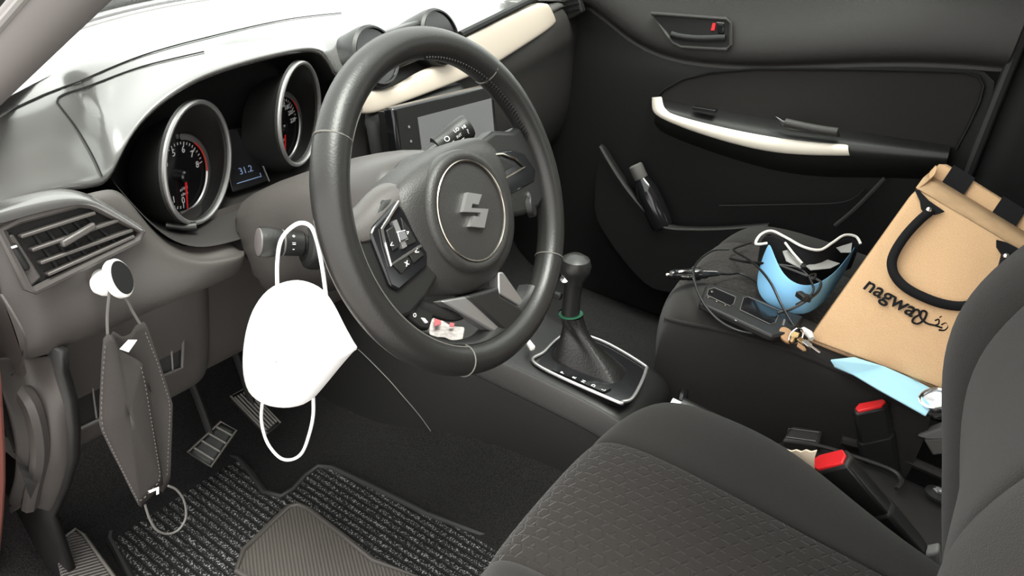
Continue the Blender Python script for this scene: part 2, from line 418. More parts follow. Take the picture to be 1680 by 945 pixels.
obj('sill_plate', prism([at(14, 834, X=-.70), at(52, 803, X=-.70), at(56, 812, X=-.70), at(18, 842, X=-.70)], .01, (1, 0, 0)), MATS['elastic_grey'], wl)

# ================================================================== dashboard
dash = thing('dashboard', 'grey grained car dashboard with instrument hood, ivory strips and side vent', 'dashboard', (0, .45, .5))
# lip (rear edge of the soft upper pad) and crest per station
lip = [(-.705, (.288, .672)), (-.66, (.288, .684)), (-.61, (.289, .684)), (-.575, (.300, .672)), (-.553, (.318, .680)), (-.53, (.322, .708)), (-.50, (.322, .733)), (-.45, (.325, .754)),
       (-.40, (.328, .763)), (-.33, (.335, .768)), (-.26, (.348, .768)), (-.225, (.358, .762)), (-.20, (.370, .748)), (-.18, (.380, .725)), (-.165, (.388, .712)), (-.13, (.395, .712)), (0, (.400, .712)), (.13, (.402, .713)),
       (.25, (.405, .722)), (.40, (.415, .735)), (.52, (.430, .748)), (.60, (.445, .755)), (.665, (.455, .757))]
pad = []
for x, (ly, lz) in lip:
    by = base_y(x)
    hood = interp([(-.56, 0), (-.50, 1), (-.25, 1), (-.17, 0)], x)
    cz = .763+.010*interp([(-.72, 0), (-.40, 1), (-.30, 1), (.05, 0)], x)
    c1y = ly+.035+.03*hood
    row = [V(x, by+.03, .764), V(x, by+.01, .7655), V(x, by-.02, .767), V(x, (by*.5+c1y*.5+.015), cz), V(x, c1y+.03, cz-.004), V(x, c1y, max(cz-.012, lz+.004) if hood < .5 else lz+.006), V(x, ly+.010, lz+(.012 if hood < .5 else .004)), V(x, ly, lz), V(x, ly+.006, lz-.006)]
    pad.append(row)
upad = obj('upper_pad', grid(pad), MATS['dash_soft'], dash, subsurf=2)
# thin seam line on the pad around the instrument section
for path in (((166, 290), (150, 255), (125, 212), (98, 176), (93, 167), (104, 156), (150, 140), (235, 110), (335, 86)), ((2, 190), (60, 162), (120, 138), (235, 92), (350, 60), (470, 33), (560, 22))):
    ps = [hit(upad, q.x, q.y, .0012) for q in smooth_pts([V(a_, b_, 0) for a_, b_ in path], 6)]; ps = [q for q in ps if q is not None]
    if len(ps) > 3: obj('pad_seam', tube(ps, .0009, 5), MATS['matte_black'], upad)
# lining under the hood
hood_st = [s for s in lip if -.556 <= s[0] <= -.16]
ln = []
for x, (ly, lz) in hood_st:
    k = (x+.36)/.2
    ln.append([V(x, ly+.004, lz-.003), V(x*1.0-.004*k, ly+.012, lz-.010), V(-.36+(x+.36)*.95, ly+.05, lz-.020), V(-.36+(x+.36)*.90, .445, max(.60, lz-.03))])
obj('hood_lining', grid(ln), MATS['black_plastic'], dash, subsurf=2)
# floor of the instrument recess
fl = []
for x, zf, yf in ((-.565, .668, .305), (-.550, .63, .292), (-.53, .596, .286), (-.50, .574, .283), (-.46, .566, .286), (-.42, .560, .292), (-.36, .562, .30), (-.29, .575, .315), (-.22, .60, .34), (-.17, .62, .37)):
    fl.append([V(x, yf, zf), V(x+.004, yf+.012, zf+.004), V(-.36+(x+.36)*.96, .36, max(zf-.0, .572)), V(-.36+(x+.36)*.92, .45, max(zf+.0, .578))])
obj('recess_floor', grid(fl), MATS['recess_dark'], dash, subsurf=2)
# lower panel on the driver side, bulging roll under the vent
lo = []
for x, zt in ((-.700, .665), (-.68, .668), (-.66, .668), (-.61, .668), (-.58, .668), (-.563, .664), (-.548, .625), (-.53, .592), (-.50, .570), (-.47, .5645), (-.445, .560), (-.435, .556)):
    e = .012 if x <= -.695 else 0
    e2 = .018 if x >= -.436 else 0
    pr_ = [(.298, zt), (.288, zt-.006), (.279, .575+(zt-.575)*.5 if zt > .60 else zt-.012), (.271, min(.575, zt-.010) if zt < .6 else .585), (.268, .548), (.277, .524), (.300, .508), (.322, .500), (.34, .50)]
    lo.append([V(x, y+e+e2, z) for y, z in pr_])
obj('lower_panel', grid(lo), MATS['dash_hard'], dash, subsurf=2)
# end cap of the dash towards the open door
ec = []
for y, z0, z1 in ((.285, .50, .665), (.30, .497, .69), (.34, .495, .735), (.45, .49, .75), (.6, .49, .75)):
    ec.append([V(-.700-.006*min(1, (y-.285)/.03), y, z0+(z1-z0)*t) for t in (0, .3, .6, 1)])
obj('end_cap', grid(ec), MATS['dash_hard'], dash, subsurf=1)
obj('end_cap_seam', tube(smooth_pts([at(*q, X=-.708) for q in ((2, 483), (22, 515), (40, 550), (42, 575), (34, 600), (20, 615))]), .0012, 5), MATS['dash_hard'], dash)
# knee panel with the two blanked switch recesses
kn = []
for x in (-.695, -.66, -.58, -.50, -.47, -.455):
    e = .02 if x >= -.456 else 0
    kn.append([V(x, y+e, z) for y, z in ((.33, .505), (.327, .492), (.335, .45), (.345, .40), (.357, .35), (.38, .31), (.43, .285), (.55, .275))])
knee = obj('knee_panel', grid(kn), MATS['dash_hard'], dash, subsurf=2)
kP, kN = V(-.58, .345, .40), V(0, -.97, .23).normalized()
def slot(q):
    loop = [atp(*p, kP+kN*.004, kN) for p in q]
    c = sum(loop, V(0, 0, 0))/len(loop)
    fr = obj('switch_blank', prism([p for p in loop], -.010, kN), MATS['black_plastic'], dash, bevel=.003)
    inn = [p.lerp(c, .16)+kN*.0015 for p in loop]
    obj('blank_divider', tube([inn[0].lerp(inn[1], .55), inn[3].lerp(inn[2], .55)], .0012, 5), MATS['side_bolster_grey'], fr)
    obj('blank_lip', tube([inn[3]+kN*.002, inn[2]+kN*.002, inn[1]+kN*.002], .003, 6), MATS['dash_hard'], fr)
slot(((100, 655), (190, 612), (196, 676), (112, 716)))
slot(((250, 572), (303, 546), (300, 606), (262, 622)))
# panel around the column
cp = []
for x in (-.47, -.42, -.36, -.28, -.20, -.13):
    cp.append([V(x, y, z) for y, z in ((.352, .58), (.35, .54), (.352, .48), (.36, .40), (.375, .34), (.41, .30), (.55, .28))])
obj('column_panel', grid(cp), MATS['dash_hard'], dash, subsurf=2)
# mid face: center and passenger side, below the pad
mf = []
for x, y, z in ((-.165, .392, .710), (-.13, .395, .712), (0, .400, .712), (.13, .402, .713), (.25, .405, .722), (.40, .415, .735), (.52, .430, .748), (.60, .445, .755), (.665, .455, .757)):
    mf.append([V(x, y+.006, z-.004), V(x, y-.012, z-.020), V(x, y-.022, z-.050), V(x, y-.026, z-.075), V(x, y-.02, z-.10), V(x, y-.025, .54), V(x, y-.01, .44), V(x, y+.03, .38), V(x, y+.15, .36)])
obj('passenger_face', grid(mf), MATS['recess_dark'], dash, subsurf=2)
# ivory strips (two lengths either side of the vents)
def strip(top, bot, name='ivory_strip'):
    n = len(top); rows = []
    for i in range(n):
        a, b = top[i], bot[i]; m_ = a.lerp(b, .5)+V(0, -.004, .001)
        rows.append([a+V(0, .010, -.001), a, a.lerp(b, .1)+V(0, -.003, .0), m_, a.lerp(b, .9)+V(0, -.003, 0), b, b+V(0, .010, .001)])
    return obj(name, grid(rows), MATS['ivory_weave'], dash, subsurf=2)
strip([at(585, 147, Y=.358), at(615, 150, Y=.361), at(645, 147, Y=.362), at(668, 134, Y=.366), at(695, 116, Y=.369), at(725, 107, Y=.372), at(770, 88, Y=.376)],
      [at(585, 186, Y=.355), at(607, 190, Y=.355), at(640, 177, Y=.357), at(680, 162, Y=.359), at(715, 149, Y=.362), at(750, 135, Y=.366), at(800, 114, Y=.372)])
strip([at(748, 68, Y=.383), at(783, 50, Y=.386), at(823, 31, Y=.393), at(858, 15, Y=.403), at(886, 4, Y=.418), at(898, 6, Y=.423)],
      [at(792, 120, Y=.376), at(823, 100, Y=.380), at(853, 81, Y=.388), at(884, 61, Y=.400), at(908, 44, Y=.418), at(912, 37, Y=.423)])
# dark slot running above the passenger strip
obj('strip_groove', tube([at(755, 58, Y=.388), at(795, 38, Y=.391), at(845, 13, Y=.404), at(880, -4, Y=.424)], .0075, 8), MATS['matte_black'], dash)
# round vents with drum housings
def round_vent(c, R=.044):
    ax = V(0, -.94, .34).normalized()
    v = obj('air_vent', lathe([(R*.86, -.085), (R*1.0, -.05), (R*1.10, -.012), (R*1.08, .0), (R*.98, .004), (R*.93, 0), (R*.90, -.006), (R*.86, -.02), (R*.84, -.045), (0, -.045)], c, ax, 40), MATS['black_plastic'], dash)
    obj('vent_ring', lathe([(R*.97, .003), (R*.99, .0065), (R*.93, .0065), (R*.91, .001)], c, ax, 40), MATS['gloss_black'], v)
    up = V(0, .34, .94)
    obj('vent_plate', box(c+ax*-.018, (R*1.66, R*.5, .004), (V(1, 0, 0), up, ax)), MATS['black_plastic'], v, bevel=.002)
    for k in (-1, 1):
        w_ = math.sqrt(max(0, 1-(.52*k)**2))
        obj('slat', box(c+ax*-.02+up*(R*.48*k), (R*1.66*w_, .012, .0022), (V(1, 0, 0), ax, up)), MATS['black_plastic'], v)
    obj('vent_knob', lathe([(.009, -.018), (.009, -.008), (.006, -.006), (0, -.006)], c, ax, 16), MATS['gloss_black'], v)
VC1 = at(617, 92, Y=.372); VC2 = at(722, 60, Y=.376)
round_vent(VC1); round_vent(VC2)
obj('vent_bridge', prism([VC1+V(.03, .012, .03), VC2+V(-.03, .012, .03), VC2+V(-.03, -.004, -.028), VC1+V(.03, -.004, -.028)], -.05, (0, -1, .3)), MATS['black_plastic'], dash, bevel=.006)
hz = obj('hazard_button', prism([at(664, 82, Y=.358), at(682, 77, Y=.358), at(687, 90, Y=.355), at(670, 96, Y=.355)], .02, (0, 1, -.3)), MATS['gloss_black'], dash, bevel=.002)
# side vent by the door
vP, vN = V(-.62, .276, .64), V(0, -.97, .24).normalized()
def vp(px, py, o=0): return atp(px, py, vP+vN*o, vN)
vent = obj('air_vent', prism([vp(*q, -.004) for q in ((2, 372), (30, 362), (128, 336), (150, 338), (215, 370), (228, 378), (222, 392), (56, 474), (46, 470))], -.012, vN), MATS['black_plastic'], dash, bevel=.003)
obj('vent_frame', tube([vp(*q, .002) for q in ((2, 378), (30, 360), (128, 334), (150, 336), (222, 372), (232, 380), (226, 393), (56, 477), (44, 472))], .0045, 8, closed=True), MATS['dash_hard'], vent)
obj('vent_hood', grid([[vp(*a, .0)+V(0, .006, 0), vp(*b, .013), vp(*c, .008)] for a, b, c in (((-14, 338), (-16, 352), (-10, 372)), ((40, 322), (38, 336), (34, 356)), ((95, 310), (96, 324), (100, 340)), ((130, 314), (132, 324), (132, 334)), ((160, 324), (160, 330), (156, 338)), ((205, 352), (203, 356), (198, 362)), ((240, 374), (236, 378), (230, 380)))]), MATS['dash_soft'], vent, subsurf=2)
for i in range(4):
    t = i/3
    a, b = [(vp(30, 388), vp(152, 349)), (vp(48, 410), vp(190, 361)), (vp(62, 431), vp(213, 377)), (vp(74, 450), vp(216, 387))][i]
    d = (b-a).normalized(); up = vN.cross(d).normalized()
    obj('slat', box((a+b)/2+vN*.001, ((b-a).length, .013, .0035), (d, vN, up)), MATS['dash_hard'], vent, bevel=.001)
for i in range(5):
    u = .14+.17*i
    a = vp(32+u*125, 384-u*40, -.002); b = vp(74+u*140, 450-u*62, -.002)
    obj('vane', box((a+b)/2, (.0025, (b-a).length, .008), (V(1, 0, 0), (b-a).normalized(), vN)), MATS['matte_black'], vent)
obj('vent_tab', box(vp(128, 385, .009), (.036, .007, .008), ((vp(146, 374)-vp(108, 396)).normalized(), V(0, .24, .97), vN)), MATS['dash_hard'], vent, bevel=.002)
wh = obj('wheel_plate', prism([vp(*q, .003) for q in ((3, 392), (22, 383), (69, 455), (50, 472))], -.01, vN), MATS['dash_hard'], vent, bevel=.002)
obj('thumb_wheel', prism([vp(*q, .008) for q in ((15, 403), (27, 397), (54, 441), (43, 447))], -.014, vN), MATS['matte_black'], wh, bevel=.004)
obj('wheel_mark', prism([vp(*q, .0088) for q in ((18, 405), (27, 402), (29, 405), (20, 408))], -.001, vN), MATS['white_print'], wh)
# little demister grille on top near the pillar
dg_ = obj('demister_grille', prism([V(-.705, .315, .712), V(-.66, .305, .712), V(-.655, .345, .742), V(-.705, .36, .745)], -.01, (0, -.5, .86)), MATS['black_plastic'], dash, bevel=.004)
for i in range(5):
    t = i/4
    a = V(-.703, .318, .716).lerp(V(-.703, .357, .747), t); b = V(-.662, .308, .716).lerp(V(-.659, .343, .744), t)
    obj('slat', tube([a, b], .0022, 6), MATS['dash_hard'], dg_)
# passenger end vent
pv = obj('air_vent', prism([at(*q, X=.615) for q in ((918, -4), (948, -6), (956, 20), (930, 36), (922, 22))], .02, (1, 0, 0)), MATS['black_plastic'], dash, bevel=.004)
for i in range(3): obj('slat', tube([at(926, 2+9*i, X=.613), at(950, -3+9*i, X=.613)], .002, 5), MATS['gloss_black'], pv)
# centre stack, going down to the console
cs = []
for x in (-.132, -.125, -.05, .05, .125, .132):
    e = .02 if abs(x) > .13 else 0
    cs.append([V(x, y+e, z) for y, z in ((.385, .665), (.352, .655), (.340, .60), (.332, .52), (.30, .42), (.27, .34), (.255, .268), (.25, .255))])
obj('centre_stack', grid(cs), MATS['black_plastic'], dash, subsurf=1)

# ---------------------------------------------------------------- head unit
hn = V(-.06, -.985, .17).normalized(); hx = V(1, 0, 0)-hn*hn.x; hx.normalize(); hy = hn.cross(hx)
hP = at(643, 178, Y=.30)
def hp(px, py, o=0): return atp(px, py, hP+hn*o, hn)
hu = thing('head_unit', 'black tablet-style touchscreen stereo in centre of the dashboard', 'touchscreen', hP)
W_, H_ = .245, .150
def hl(a, b, o=0): return hP+hx*(a*W_)-hy*(b*H_)+hn*o
obj('housing', prism([hl(0, 0), hl(1, 0), hl(1, 1), hl(0, 1)], -.022, hn), MATS['gloss_black'], hu, bevel=.004)
obj('mount', prism([hl(.06, .06, -.02), hl(.94, .06, -.02), hl(.94, .94, -.02), hl(.06, .94, -.02)], -.03, hn), MATS['black_plastic'], hu)
obj('bezel', prism([hl(.03, .03, .001), hl(.97, .03, .001), hl(.97, .97, .001), hl(.03, .97, .001)], -.003, hn), MATS['black_plastic'], hu)
obj('display', prism([hl(.20, .15, .0025), hl(.95, .15, .0025), hl(.95, .93, .0025), hl(.20, .93, .0025)], -.003, hn), MATS['screen'], hu)
for i in range(5):
    c = hl(.115, .22+.15*i, .0015)
    obj('icon', lathe([(.0022, 0), (.0022, .0006), (0, .0006)], c, hn, 10), MATS['side_bolster_grey'], hu)
# ---------------------------------------------------------------- instrument cluster
ga = math.radians(20); gN = V(0, -math.cos(ga), math.sin(ga)); gU = V(0, math.sin(ga), math.cos(ga)); gX = V(1, 0, 0)
cl = thing('instrument_cluster', 'twin-dial instrument cluster with chrome rings under the dashboard hood', 'instrument cluster', (-.34, .42, .62))
obj('backplate', prism([V(-.55, .432, .565)+gU*0, V(-.14, .432, .565), V(-.16, .47, .75), V(-.30, .474, .765), V(-.44, .474, .765), V(-.53, .47, .74)], .01, (0, 1, 0)), MATS['matte_black'], cl)
rN = V(.45, -.89, -.05).normalized(); rX = (V(1, 0, 0)-rN*rN.x).normalized(); rU = rN.cross(rX)
if rU.z < 0: rU = -rU
def gauge(cr, R, fc, Rd, kind):
    gN = V(.34, -.94, -.02).normalized(); gX = (V(1, 0, 0)-gN*gN.x).normalized(); gU = gX.cross(-gN)
    if gU.z < 0: gU = -gU
    """hooded gauge: slanted outer ring, funnel wall running in to a dial that faces the driver"""
    def circ(c, ax, ay, r): return [c+ax*(r*math.cos(2*math.pi*k/48))+ay*(r*math.sin(2*math.pi*k/48)) for k in range(48)]
    rows = [circ(fc-gN*.02, gX, gU, Rd*1.30), circ(cr.lerp(fc, .5), rX, rU, R*1.02), circ(cr-rN*.004, rX, rU, R*1.04), circ(cr, rX, rU, R*1.0), circ(cr-rN*.004, rX, rU, R*.95), circ(cr.lerp(fc, .35), (rX+gX).normalized(), (rU+gU).normalized(), R*.92), circ(fc, gX, gU, Rd*1.04)]
    g = obj('gauge', grid(rows, closed=True), MATS['black_plastic'], cl)
    obj('chrome_ring', tube(circ(cr+rN*.001, rX, rU, R), .0030, 8, closed=True), MATS['satin_silver'], g)
    R_ = Rd/.85
    obj('dial_face', lathe([(Rd*1.03, 0), (0, .0001)], fc, gN, 48), MATS['gloss_black'], g)
    obj('silver_arc', tube(ring_arc(fc+gN*.003, gX, gU, Rd*.97, math.radians(-110), math.radians(80)), .0042, 8, flat=.6, ref=gN), MATS['satin_silver'], g)
    obj('red_arc', tube(ring_arc(fc+gN*.0045, gX, gU, Rd*.885, math.radians(-10) if kind else math.radians(20), math.radians(50), 16), .0010, 6), MATS['red_print'], g)
    ticks = []
    for k in range(33):
        an = math.radians(262-255*k/32); d = gX*math.cos(an)+gU*math.sin(an); l = .007 if k % 4 == 0 else .0035
        ticks.append(box(fc+d*(Rd*.84-l/2)+gN*.0008, (l, .0009, .0005), (d, d.cross(gN), gN)))
    obj('scale_marks', merge(*ticks), MATS['white_print'], g, smooth=False)
    nums = ['0', '1', '2', '3', '4', '5', '6', '7', '8'] if kind else ['0', '20', '40', '60', '80', '100', '120', '140', '160', '180', '200', '220']
    gs = []
    for k, t_ in enumerate(nums):
        an = math.radians(262-255*k/(len(nums)-1)); d = gX*math.cos(an)+gU*math.sin(an)
        gs.append(text_geo(t_, .0125 if kind else .0095, fc+d*(Rd*.64)+gN*.0008, gX, gU, .0002))
    gs.append(text_geo('x1000' if kind else 'km/h', .006, fc+gU*(-.018)+gN*.0008, gX, gU, .0002))
    if kind: gs.append(text_geo('r/min', .006, fc+gU*(-.025)+gN*.0008, gX, gU, .0002))
    obj('numerals', merge(*gs), MATS['white_print'], g, smooth=False)
    an = math.radians(262); d = gX*math.cos(an)+gU*math.sin(an); t_ = d.cross(gN)
    obj('needle', prism([fc+gN*.006+t_*.0020, fc+gN*.006+d*(Rd*.85)+t_*.0006, fc+gN*.006+d*(Rd*.85)-t_*.0006, fc+gN*.006-t_*.0020], .001, gN), MATS['red_button'], g, smooth=False)
    obj('needle_hub', lathe([(.008, 0), (.008, .007), (.006, .009), (0, .009)], fc, gN, 24), MATS['gloss_black'], g)
    return g
G1 = at(326, 268, Y=.340); G2 = at(492, 188, Y=.352)
D1 = at(297, 288, Y=.395); D2 = at(461, 211, Y=.405)
gauge(G1, .074, D1, .052, True); gauge(G2, .070, D2, .052, False)
gm = (at(375, 205, Y=.40)+at(412, 300, Y=.39))*.5
gx_ = (G2-G1).normalized()
ds = obj('info_display', prism([gm+V(-.024, 0, 0)+gU*.036, gm+V(.024, 0, 0)+gU*.036, gm+V(.030, 0, 0)-gU*.046, gm+V(-.030, 0, 0)-gU*.046], -.02, gN), MATS['gloss_black'], cl, bevel=.002)
obj('display_edge', tube([gm+V(.024, 0, 0)+gU*.036+gN*.001, gm+V(.030, 0, 0)-gU*.046+gN*.001], .0012, 6), MATS['satin_silver'], ds)
mat('lcd_blue', (.12, .17, .28), .5, emit=((.35, .5, .9), .10))
obj('display_digits', merge(text_geo('31.2', .013, gm-gU*.022+gN*.0008, gX, gU, .0002), box(gm-gU*.036+gN*.0008, (.040, .0012, .0004), (gX, gU, gN)), box(gm-gU*.034+V(.02, 0, 0)+gN*.0008, (.0012, .006, .0004), (gX, gU, gN))), MATS['lcd_blue'], ds, smooth=False)
obj('trip_knob', tube([at(272, 370, Y=.335), at(300, 373, Y=.325), at(322, 371, Y=.318)], [.004, .0045, .006], 10), MATS['black_plastic'], cl)
obj('trip_knob', tube([at(548, 300, Y=.35), at(560, 298, Y=.34), at(575, 292, Y=.335)], [.004, .0045, .006], 10), MATS['black_plastic'], cl)
# ================================================================== steering column and stalks
WA = math.radians(24); CW = V(-.36, 0, .67); wN = V(0, -math.cos(WA), math.sin(WA)); wU = V(0, math.sin(WA), math.cos(WA)); wX0 = V(1, 0, 0)
WR = math.radians(8); wX = wX0*math.cos(WR)+wU*math.sin(WR); wY = -wX0*math.sin(WR)+wU*math.cos(WR)
def wp(px, py, o=0): return atp(px, py, CW+wN*o, wN)
def wl_(x, y, o=0): return CW+wX*x+wY*y+wN*o
col = thing('steering_column', 'grey plastic steering column shroud between wheel and dashboard', 'steering column', (-.36, .2, .58))
secs = []
for d, hw, ht, hb in ((.045, .055, .058, .05), (.06, .066, .068, .062), (.12, .074, .076, .070), (.19, .078, .078, .075), (.26, .080, .076, .078), (.36, .08, .07, .08)):
    c = CW-wN*d
    ring = []
    for k in range(20):
        a = 2*math.pi*k/20; ca, sa = math.cos(a), math.sin(a)
        x = math.copysign(abs(ca)**.6, ca)*hw; y = math.copysign(abs(sa)**.6, sa)*(ht if sa > 0 else hb)
        ring.append(c+wX0*x+wU*y)
    secs.append(ring)
obj('shroud', grid(secs, closed=True, cap=True), MATS['dash_hard'], col, subsurf=1)
obj('shroud_seam', tube([CW-wN*d+wX0*-(hw+.0005)+wU*.0 for d, hw in ((.06, .067), (.12, .0755), (.19, .0795), (.26, .0815))], .001, 5), MATS['matte_black'], col)
obj('ignition_lock', lathe([(.02, 0), (.02, .03), (.016, .034), (0, .034)], CW-wN*.13+wX0*.062-wU*.02, (.75, -.6, 0), 24), MATS['black_plastic'], col)
# left stalk
sb, st_ = at(506, 400, X=-.432), at(430, 397, X=-.478)
sa = (st_-sb).normalized()
lk = thing('indicator_stalk', 'black light switch stalk with grey tip, white mask hung on it', 'stalk', sb)
obj('stalk_boss', lathe([(.030, -.02), (.030, -.002), (.028, .003), (.022, .006), (.018, .004), (0, .004)], sb, sa, 32), MATS['black_plastic'], lk)
obj('stalk_rod', lathe([(.0115, 0), (.011, .03), (.0125, .045), (.0125, .05)], sb, sa, 24), MATS['black_plastic'], lk)
SL = (st_-sb).length
kb = obj('stalk_knob', lathe([(.012, SL-.046), (.0145, SL-.044), (.0148, SL-.022), (.0155, SL-.020), (.0175, SL-.004), (.017, SL+.003), (0, SL+.003)], sb, sa, 32), MATS['black_plastic'], lk)
obj('stalk_tip', lathe([(.0160, SL+.002), (.0155, SL+.0045), (.012, SL+.0055), (0, SL+.0055)], sb, sa, 32), MATS['tip_grey'], kb)
obj('stalk_ring', lathe([(.0150, SL-.023), (.0152, SL-.022), (.0152, SL-.020), (.0150, SL-.019)], sb, sa, 32), MATS['elastic_grey'], kb)
sv = (CAM-st_).normalized(); side = (sv-sa*sv.dot(sa)).normalized(); upv = sa.cross(side)
def stalk_marks(sb, sa, side, r, specs):
    gs = []
    for s, along, ang, size in specs:
        d = (side*math.cos(ang)+sa.cross(side)*math.sin(ang)).normalized()
        gs.append(text_geo(s, size, sb+sa*along+d*(r+.0006), sa, d.cross(sa), .0002))
    return merge(*gs)
obj('stalk_symbols', stalk_marks(sb, sa, side, .0152, (('o', SL-.031, .5, .006), ('=', SL-.031, .0, .008), ('D', SL-.012, -.6, .006), ('-', SL-.031, -.5, .008), ('o', SL-.012, -.1, .005))), MATS['white_print'], kb, smooth=False)
# right stalk (wiper)
rb, rt = at(690, 262, X=-.272), at(768, 206, X=-.205)
ra = (rt-rb).normalized(); RL = (rt-rb).length
rk = thing('wiper_stalk', 'black wiper stalk with white symbols standing up behind the steering wheel', 'stalk', rb)
obj('stalk_rod', lathe([(.010, -.05), (.010, RL*.5)], rb, ra, 24), MATS['black_plastic'], rk)
kb2 = obj('stalk_knob', lathe([(.012, RL*.32), (.0145, RL*.34), (.015, RL*.62), (.0155, RL*.64), (.0165, RL-.003), (.015, RL), (0, RL)], rb, ra, 32, sx=.8, xd=ray(730, 230)), MATS['black_plastic'], rk)
sv2 = -ray(740, 222).normalized(); side2 = (sv2-ra*sv2.dot(ra)).normalized()
obj('stalk_symbols', stalk_marks(rb, ra, side2, .0150, (('OFF', RL*.52, .45, .006), ('MIST', RL*.70, .75, .005), ('INT', RL*.70, .25, .005), ('LO', RL*.72, -.25, .006), ('O', RL*.5, -.1, .010), ('HI', RL*.85, -.1, .006), ('?', RL*.87, .4, .009))), MATS['white_print'], kb2, smooth=False)
obj('boss', lathe([(.028, -.02), (.028, 0), (.02, .006), (0, .006)], rb-ra*.03, ra, 24), MATS['black_plastic'], rk)
# key in the lock
ky = thing('ignition_key', 'chrome key with red mark in the lock behind the wheel', 'key', at(846, 333, X=-.25))
kc = at(846, 335, X=-.25)
obj('key_blade', tube([kc+V(.0, .03, .002), kc+V(.004, 0, .0), kc+V(.012, -.012, .014)], .0032, 8), MATS['chrome'], ky)
obj('key_head', lathe([(.014, -.004), (.014, .004), (.011, .005), (0, .005)], kc+V(.012, -.014, -.002), (.4, -.8, .3), 20), MATS['black_plastic'], ky, bevel=.001)
obj('key_mark', box(kc+V(.016, -.010, .004), (.003, .003, .011)), MATS['red_button'], ky, bevel=.001)

# ================================================================== steering wheel
sw = thing('steering_wheel', 'black leather three-spoke car steering wheel with airbag hub', 'steering wheel', CW-wN*.03)
RM, RT = .1685, .0165
def rimc(a): return wl_(RM*math.cos(a), RM*math.sin(a))
NR = 96; rows = []
for i in range(NR):
    a = 2*math.pi*i/NR; c = rimc(a); rad = (wX*math.cos(a)+wY*math.sin(a))
    row = []
    wid = RT*(1.0+.10*math.exp(-((math.degrees(a)-30)/18)**2)+.10*math.exp(-((math.degrees(a)-150)/18)**2))
    for k in range(16):
        b = 2*math.pi*k/16
        row.append(c+rad*(RT*math.cos(b))+wN*(wid*1.06*math.sin(b)))
    rows.append(row)
rows.append(rows[0])
vs, fs, uv = grid(rows, closed=True); 
rim = obj('rim', (vs, fs), MATS['leather'], sw)
bmx = bmesh.new(); bmx.from_mesh(rim.data); bmesh.ops.remove_doubles(bmx, verts=bmx.verts, dist=1e-5); bmesh.ops.recalc_face_normals(bmx, faces=bmx.faces); bmx.to_mesh(rim.data); bmx.free()
for p in rim.data.polygons: p.use_smooth = True
for deg in (136, 41, -122, -48):      # cover joints across the rim
    a = math.radians(deg); rad = wX*math.cos(a)+wY*math.sin(a)
    obj('rim_joint', tube([rimc(a)+rad*(RT*1.015*math.cos(b))+wN*(RT*1.075*math.sin(b)) for b in [2*math.pi*k/24 for k in range(24)]], .0009, 5, closed=True), MATS['leather_seam'], rim)
ins = [rimc(a)-(wX*math.cos(a)+wY*math.sin(a))*(RT*.86)+wN*(RT*.56) for a in [math.radians(-122-116*i/60) for i in range(61)]]
obj('rim_edge_line', tube(ins, .0009, 5), MATS['leather_seam'], rim)
outl = [rimc(a)+(wX*math.cos(a)+wY*math.sin(a))*(RT*.80)-wN*(RT*.62) for a in [math.radians(-40-160*i/60) for i in range(61)]]
obj('rim_edge_line', tube(outl, .0008, 5), MATS['leather_seam'], rim)
for i in range(44):                       # lacing on the inner side, upper right
    a = math.radians(78-70*i/43); rad = wX*math.cos(a)+wY*math.sin(a)
    c = rimc(a)-rad*(RT*.97)+wN*(RT*.30); tg = -wX*math.sin(a)+wY*math.cos(a)
    obj('stitch', tube([c-tg*.0018-wN*.0032, c-rad*.0012, c+tg*.0018+wN*.0032], .0012, 5), MATS['rubber'], rim)
# lower inner flange
bandp = []
inn = [wl_(.152*math.cos(a), .152*math.sin(a), .004) for a in [math.radians(-66-76*i/24) for i in range(25)]]
flat = []
for a in [math.radians(-66-76*i/24) for i in range(25)]:
    x, y = .147*math.cos(a), .147*math.sin(a)
    flat.append(wl_(x, max(y, -.139), -.004))
obj('rim_flange', grid([[p-wN*.012 for p in inn], inn, [a_.lerp(b_, .5)+wN*.002 for a_, b_ in zip(inn, flat)], flat, [p-wN*.014 for p in flat]]), MATS['black_plastic'], sw)
# airbag body
ol = smooth_pts([V(x, y, 0) for x, y in ((-.082, .048), (-.045, .058), (0, .060), (.045, .057), (.082, .046), (.098, .016), (.090, -.03), (.070, -.070), (.038, -.092), (0, -.098), (-.038, -.092), (-.070, -.070), (-.090, -.03), (-.098, .02))], 4, True)
rows = []
for s, h in ((.99, -.045), (1.0, -.024), (.995, -.012), (.97, -.003), (.92, .003), (.82, .008), (.72, .011), (.4, .012), (.02, .012)):
    rows.append([wl_(p.x*s, p.y*s-(1-s)*.006, h) for p in ol])
hub = obj('airbag_cover', grid(rows, closed=True, cap=True), MATS['airbag_skin'], sw)
HC = wl_(-.003, -.010, .011)
pad_ = obj('centre_pad', lathe([(.066, -.012), (.0665, -.002), (.0650, .003), (.0615, .0055), (.058, .006), (.0545, .0045), (.053, .0030), (.02, .0045), (0, .0048)], HC, wN, 56), MATS['airbag_skin'], hub)
obj('emblem_ring', tube(ring_arc(HC+wN*.0052, wX, wY, .0535, 0, 2*math.pi, 64)[:-1], .0012, 6, closed=True), MATS['dim_chrome'], pad_)
S_ = [(.04, .33), (.46, 0), (.93, .26), (.66, .42), (.47, .30), (.37, .38), (.96, .67), (.54, 1), (.07, .74), (.34, .58), (.53, .70), (.63, .62)]
half1 = [(.04, .33), (.46, 0), (.93, .26), (.66, .42), (.47, .30), (.37, .38)]
loop = [HC+wX*((x-.5)*.042)+wY*((.5-y)*.043)+wN*.0045 for x, y in S_]
em = obj('emblem', prism(loop, .005, wN), MATS['satin_silver'], pad_, smooth=False)
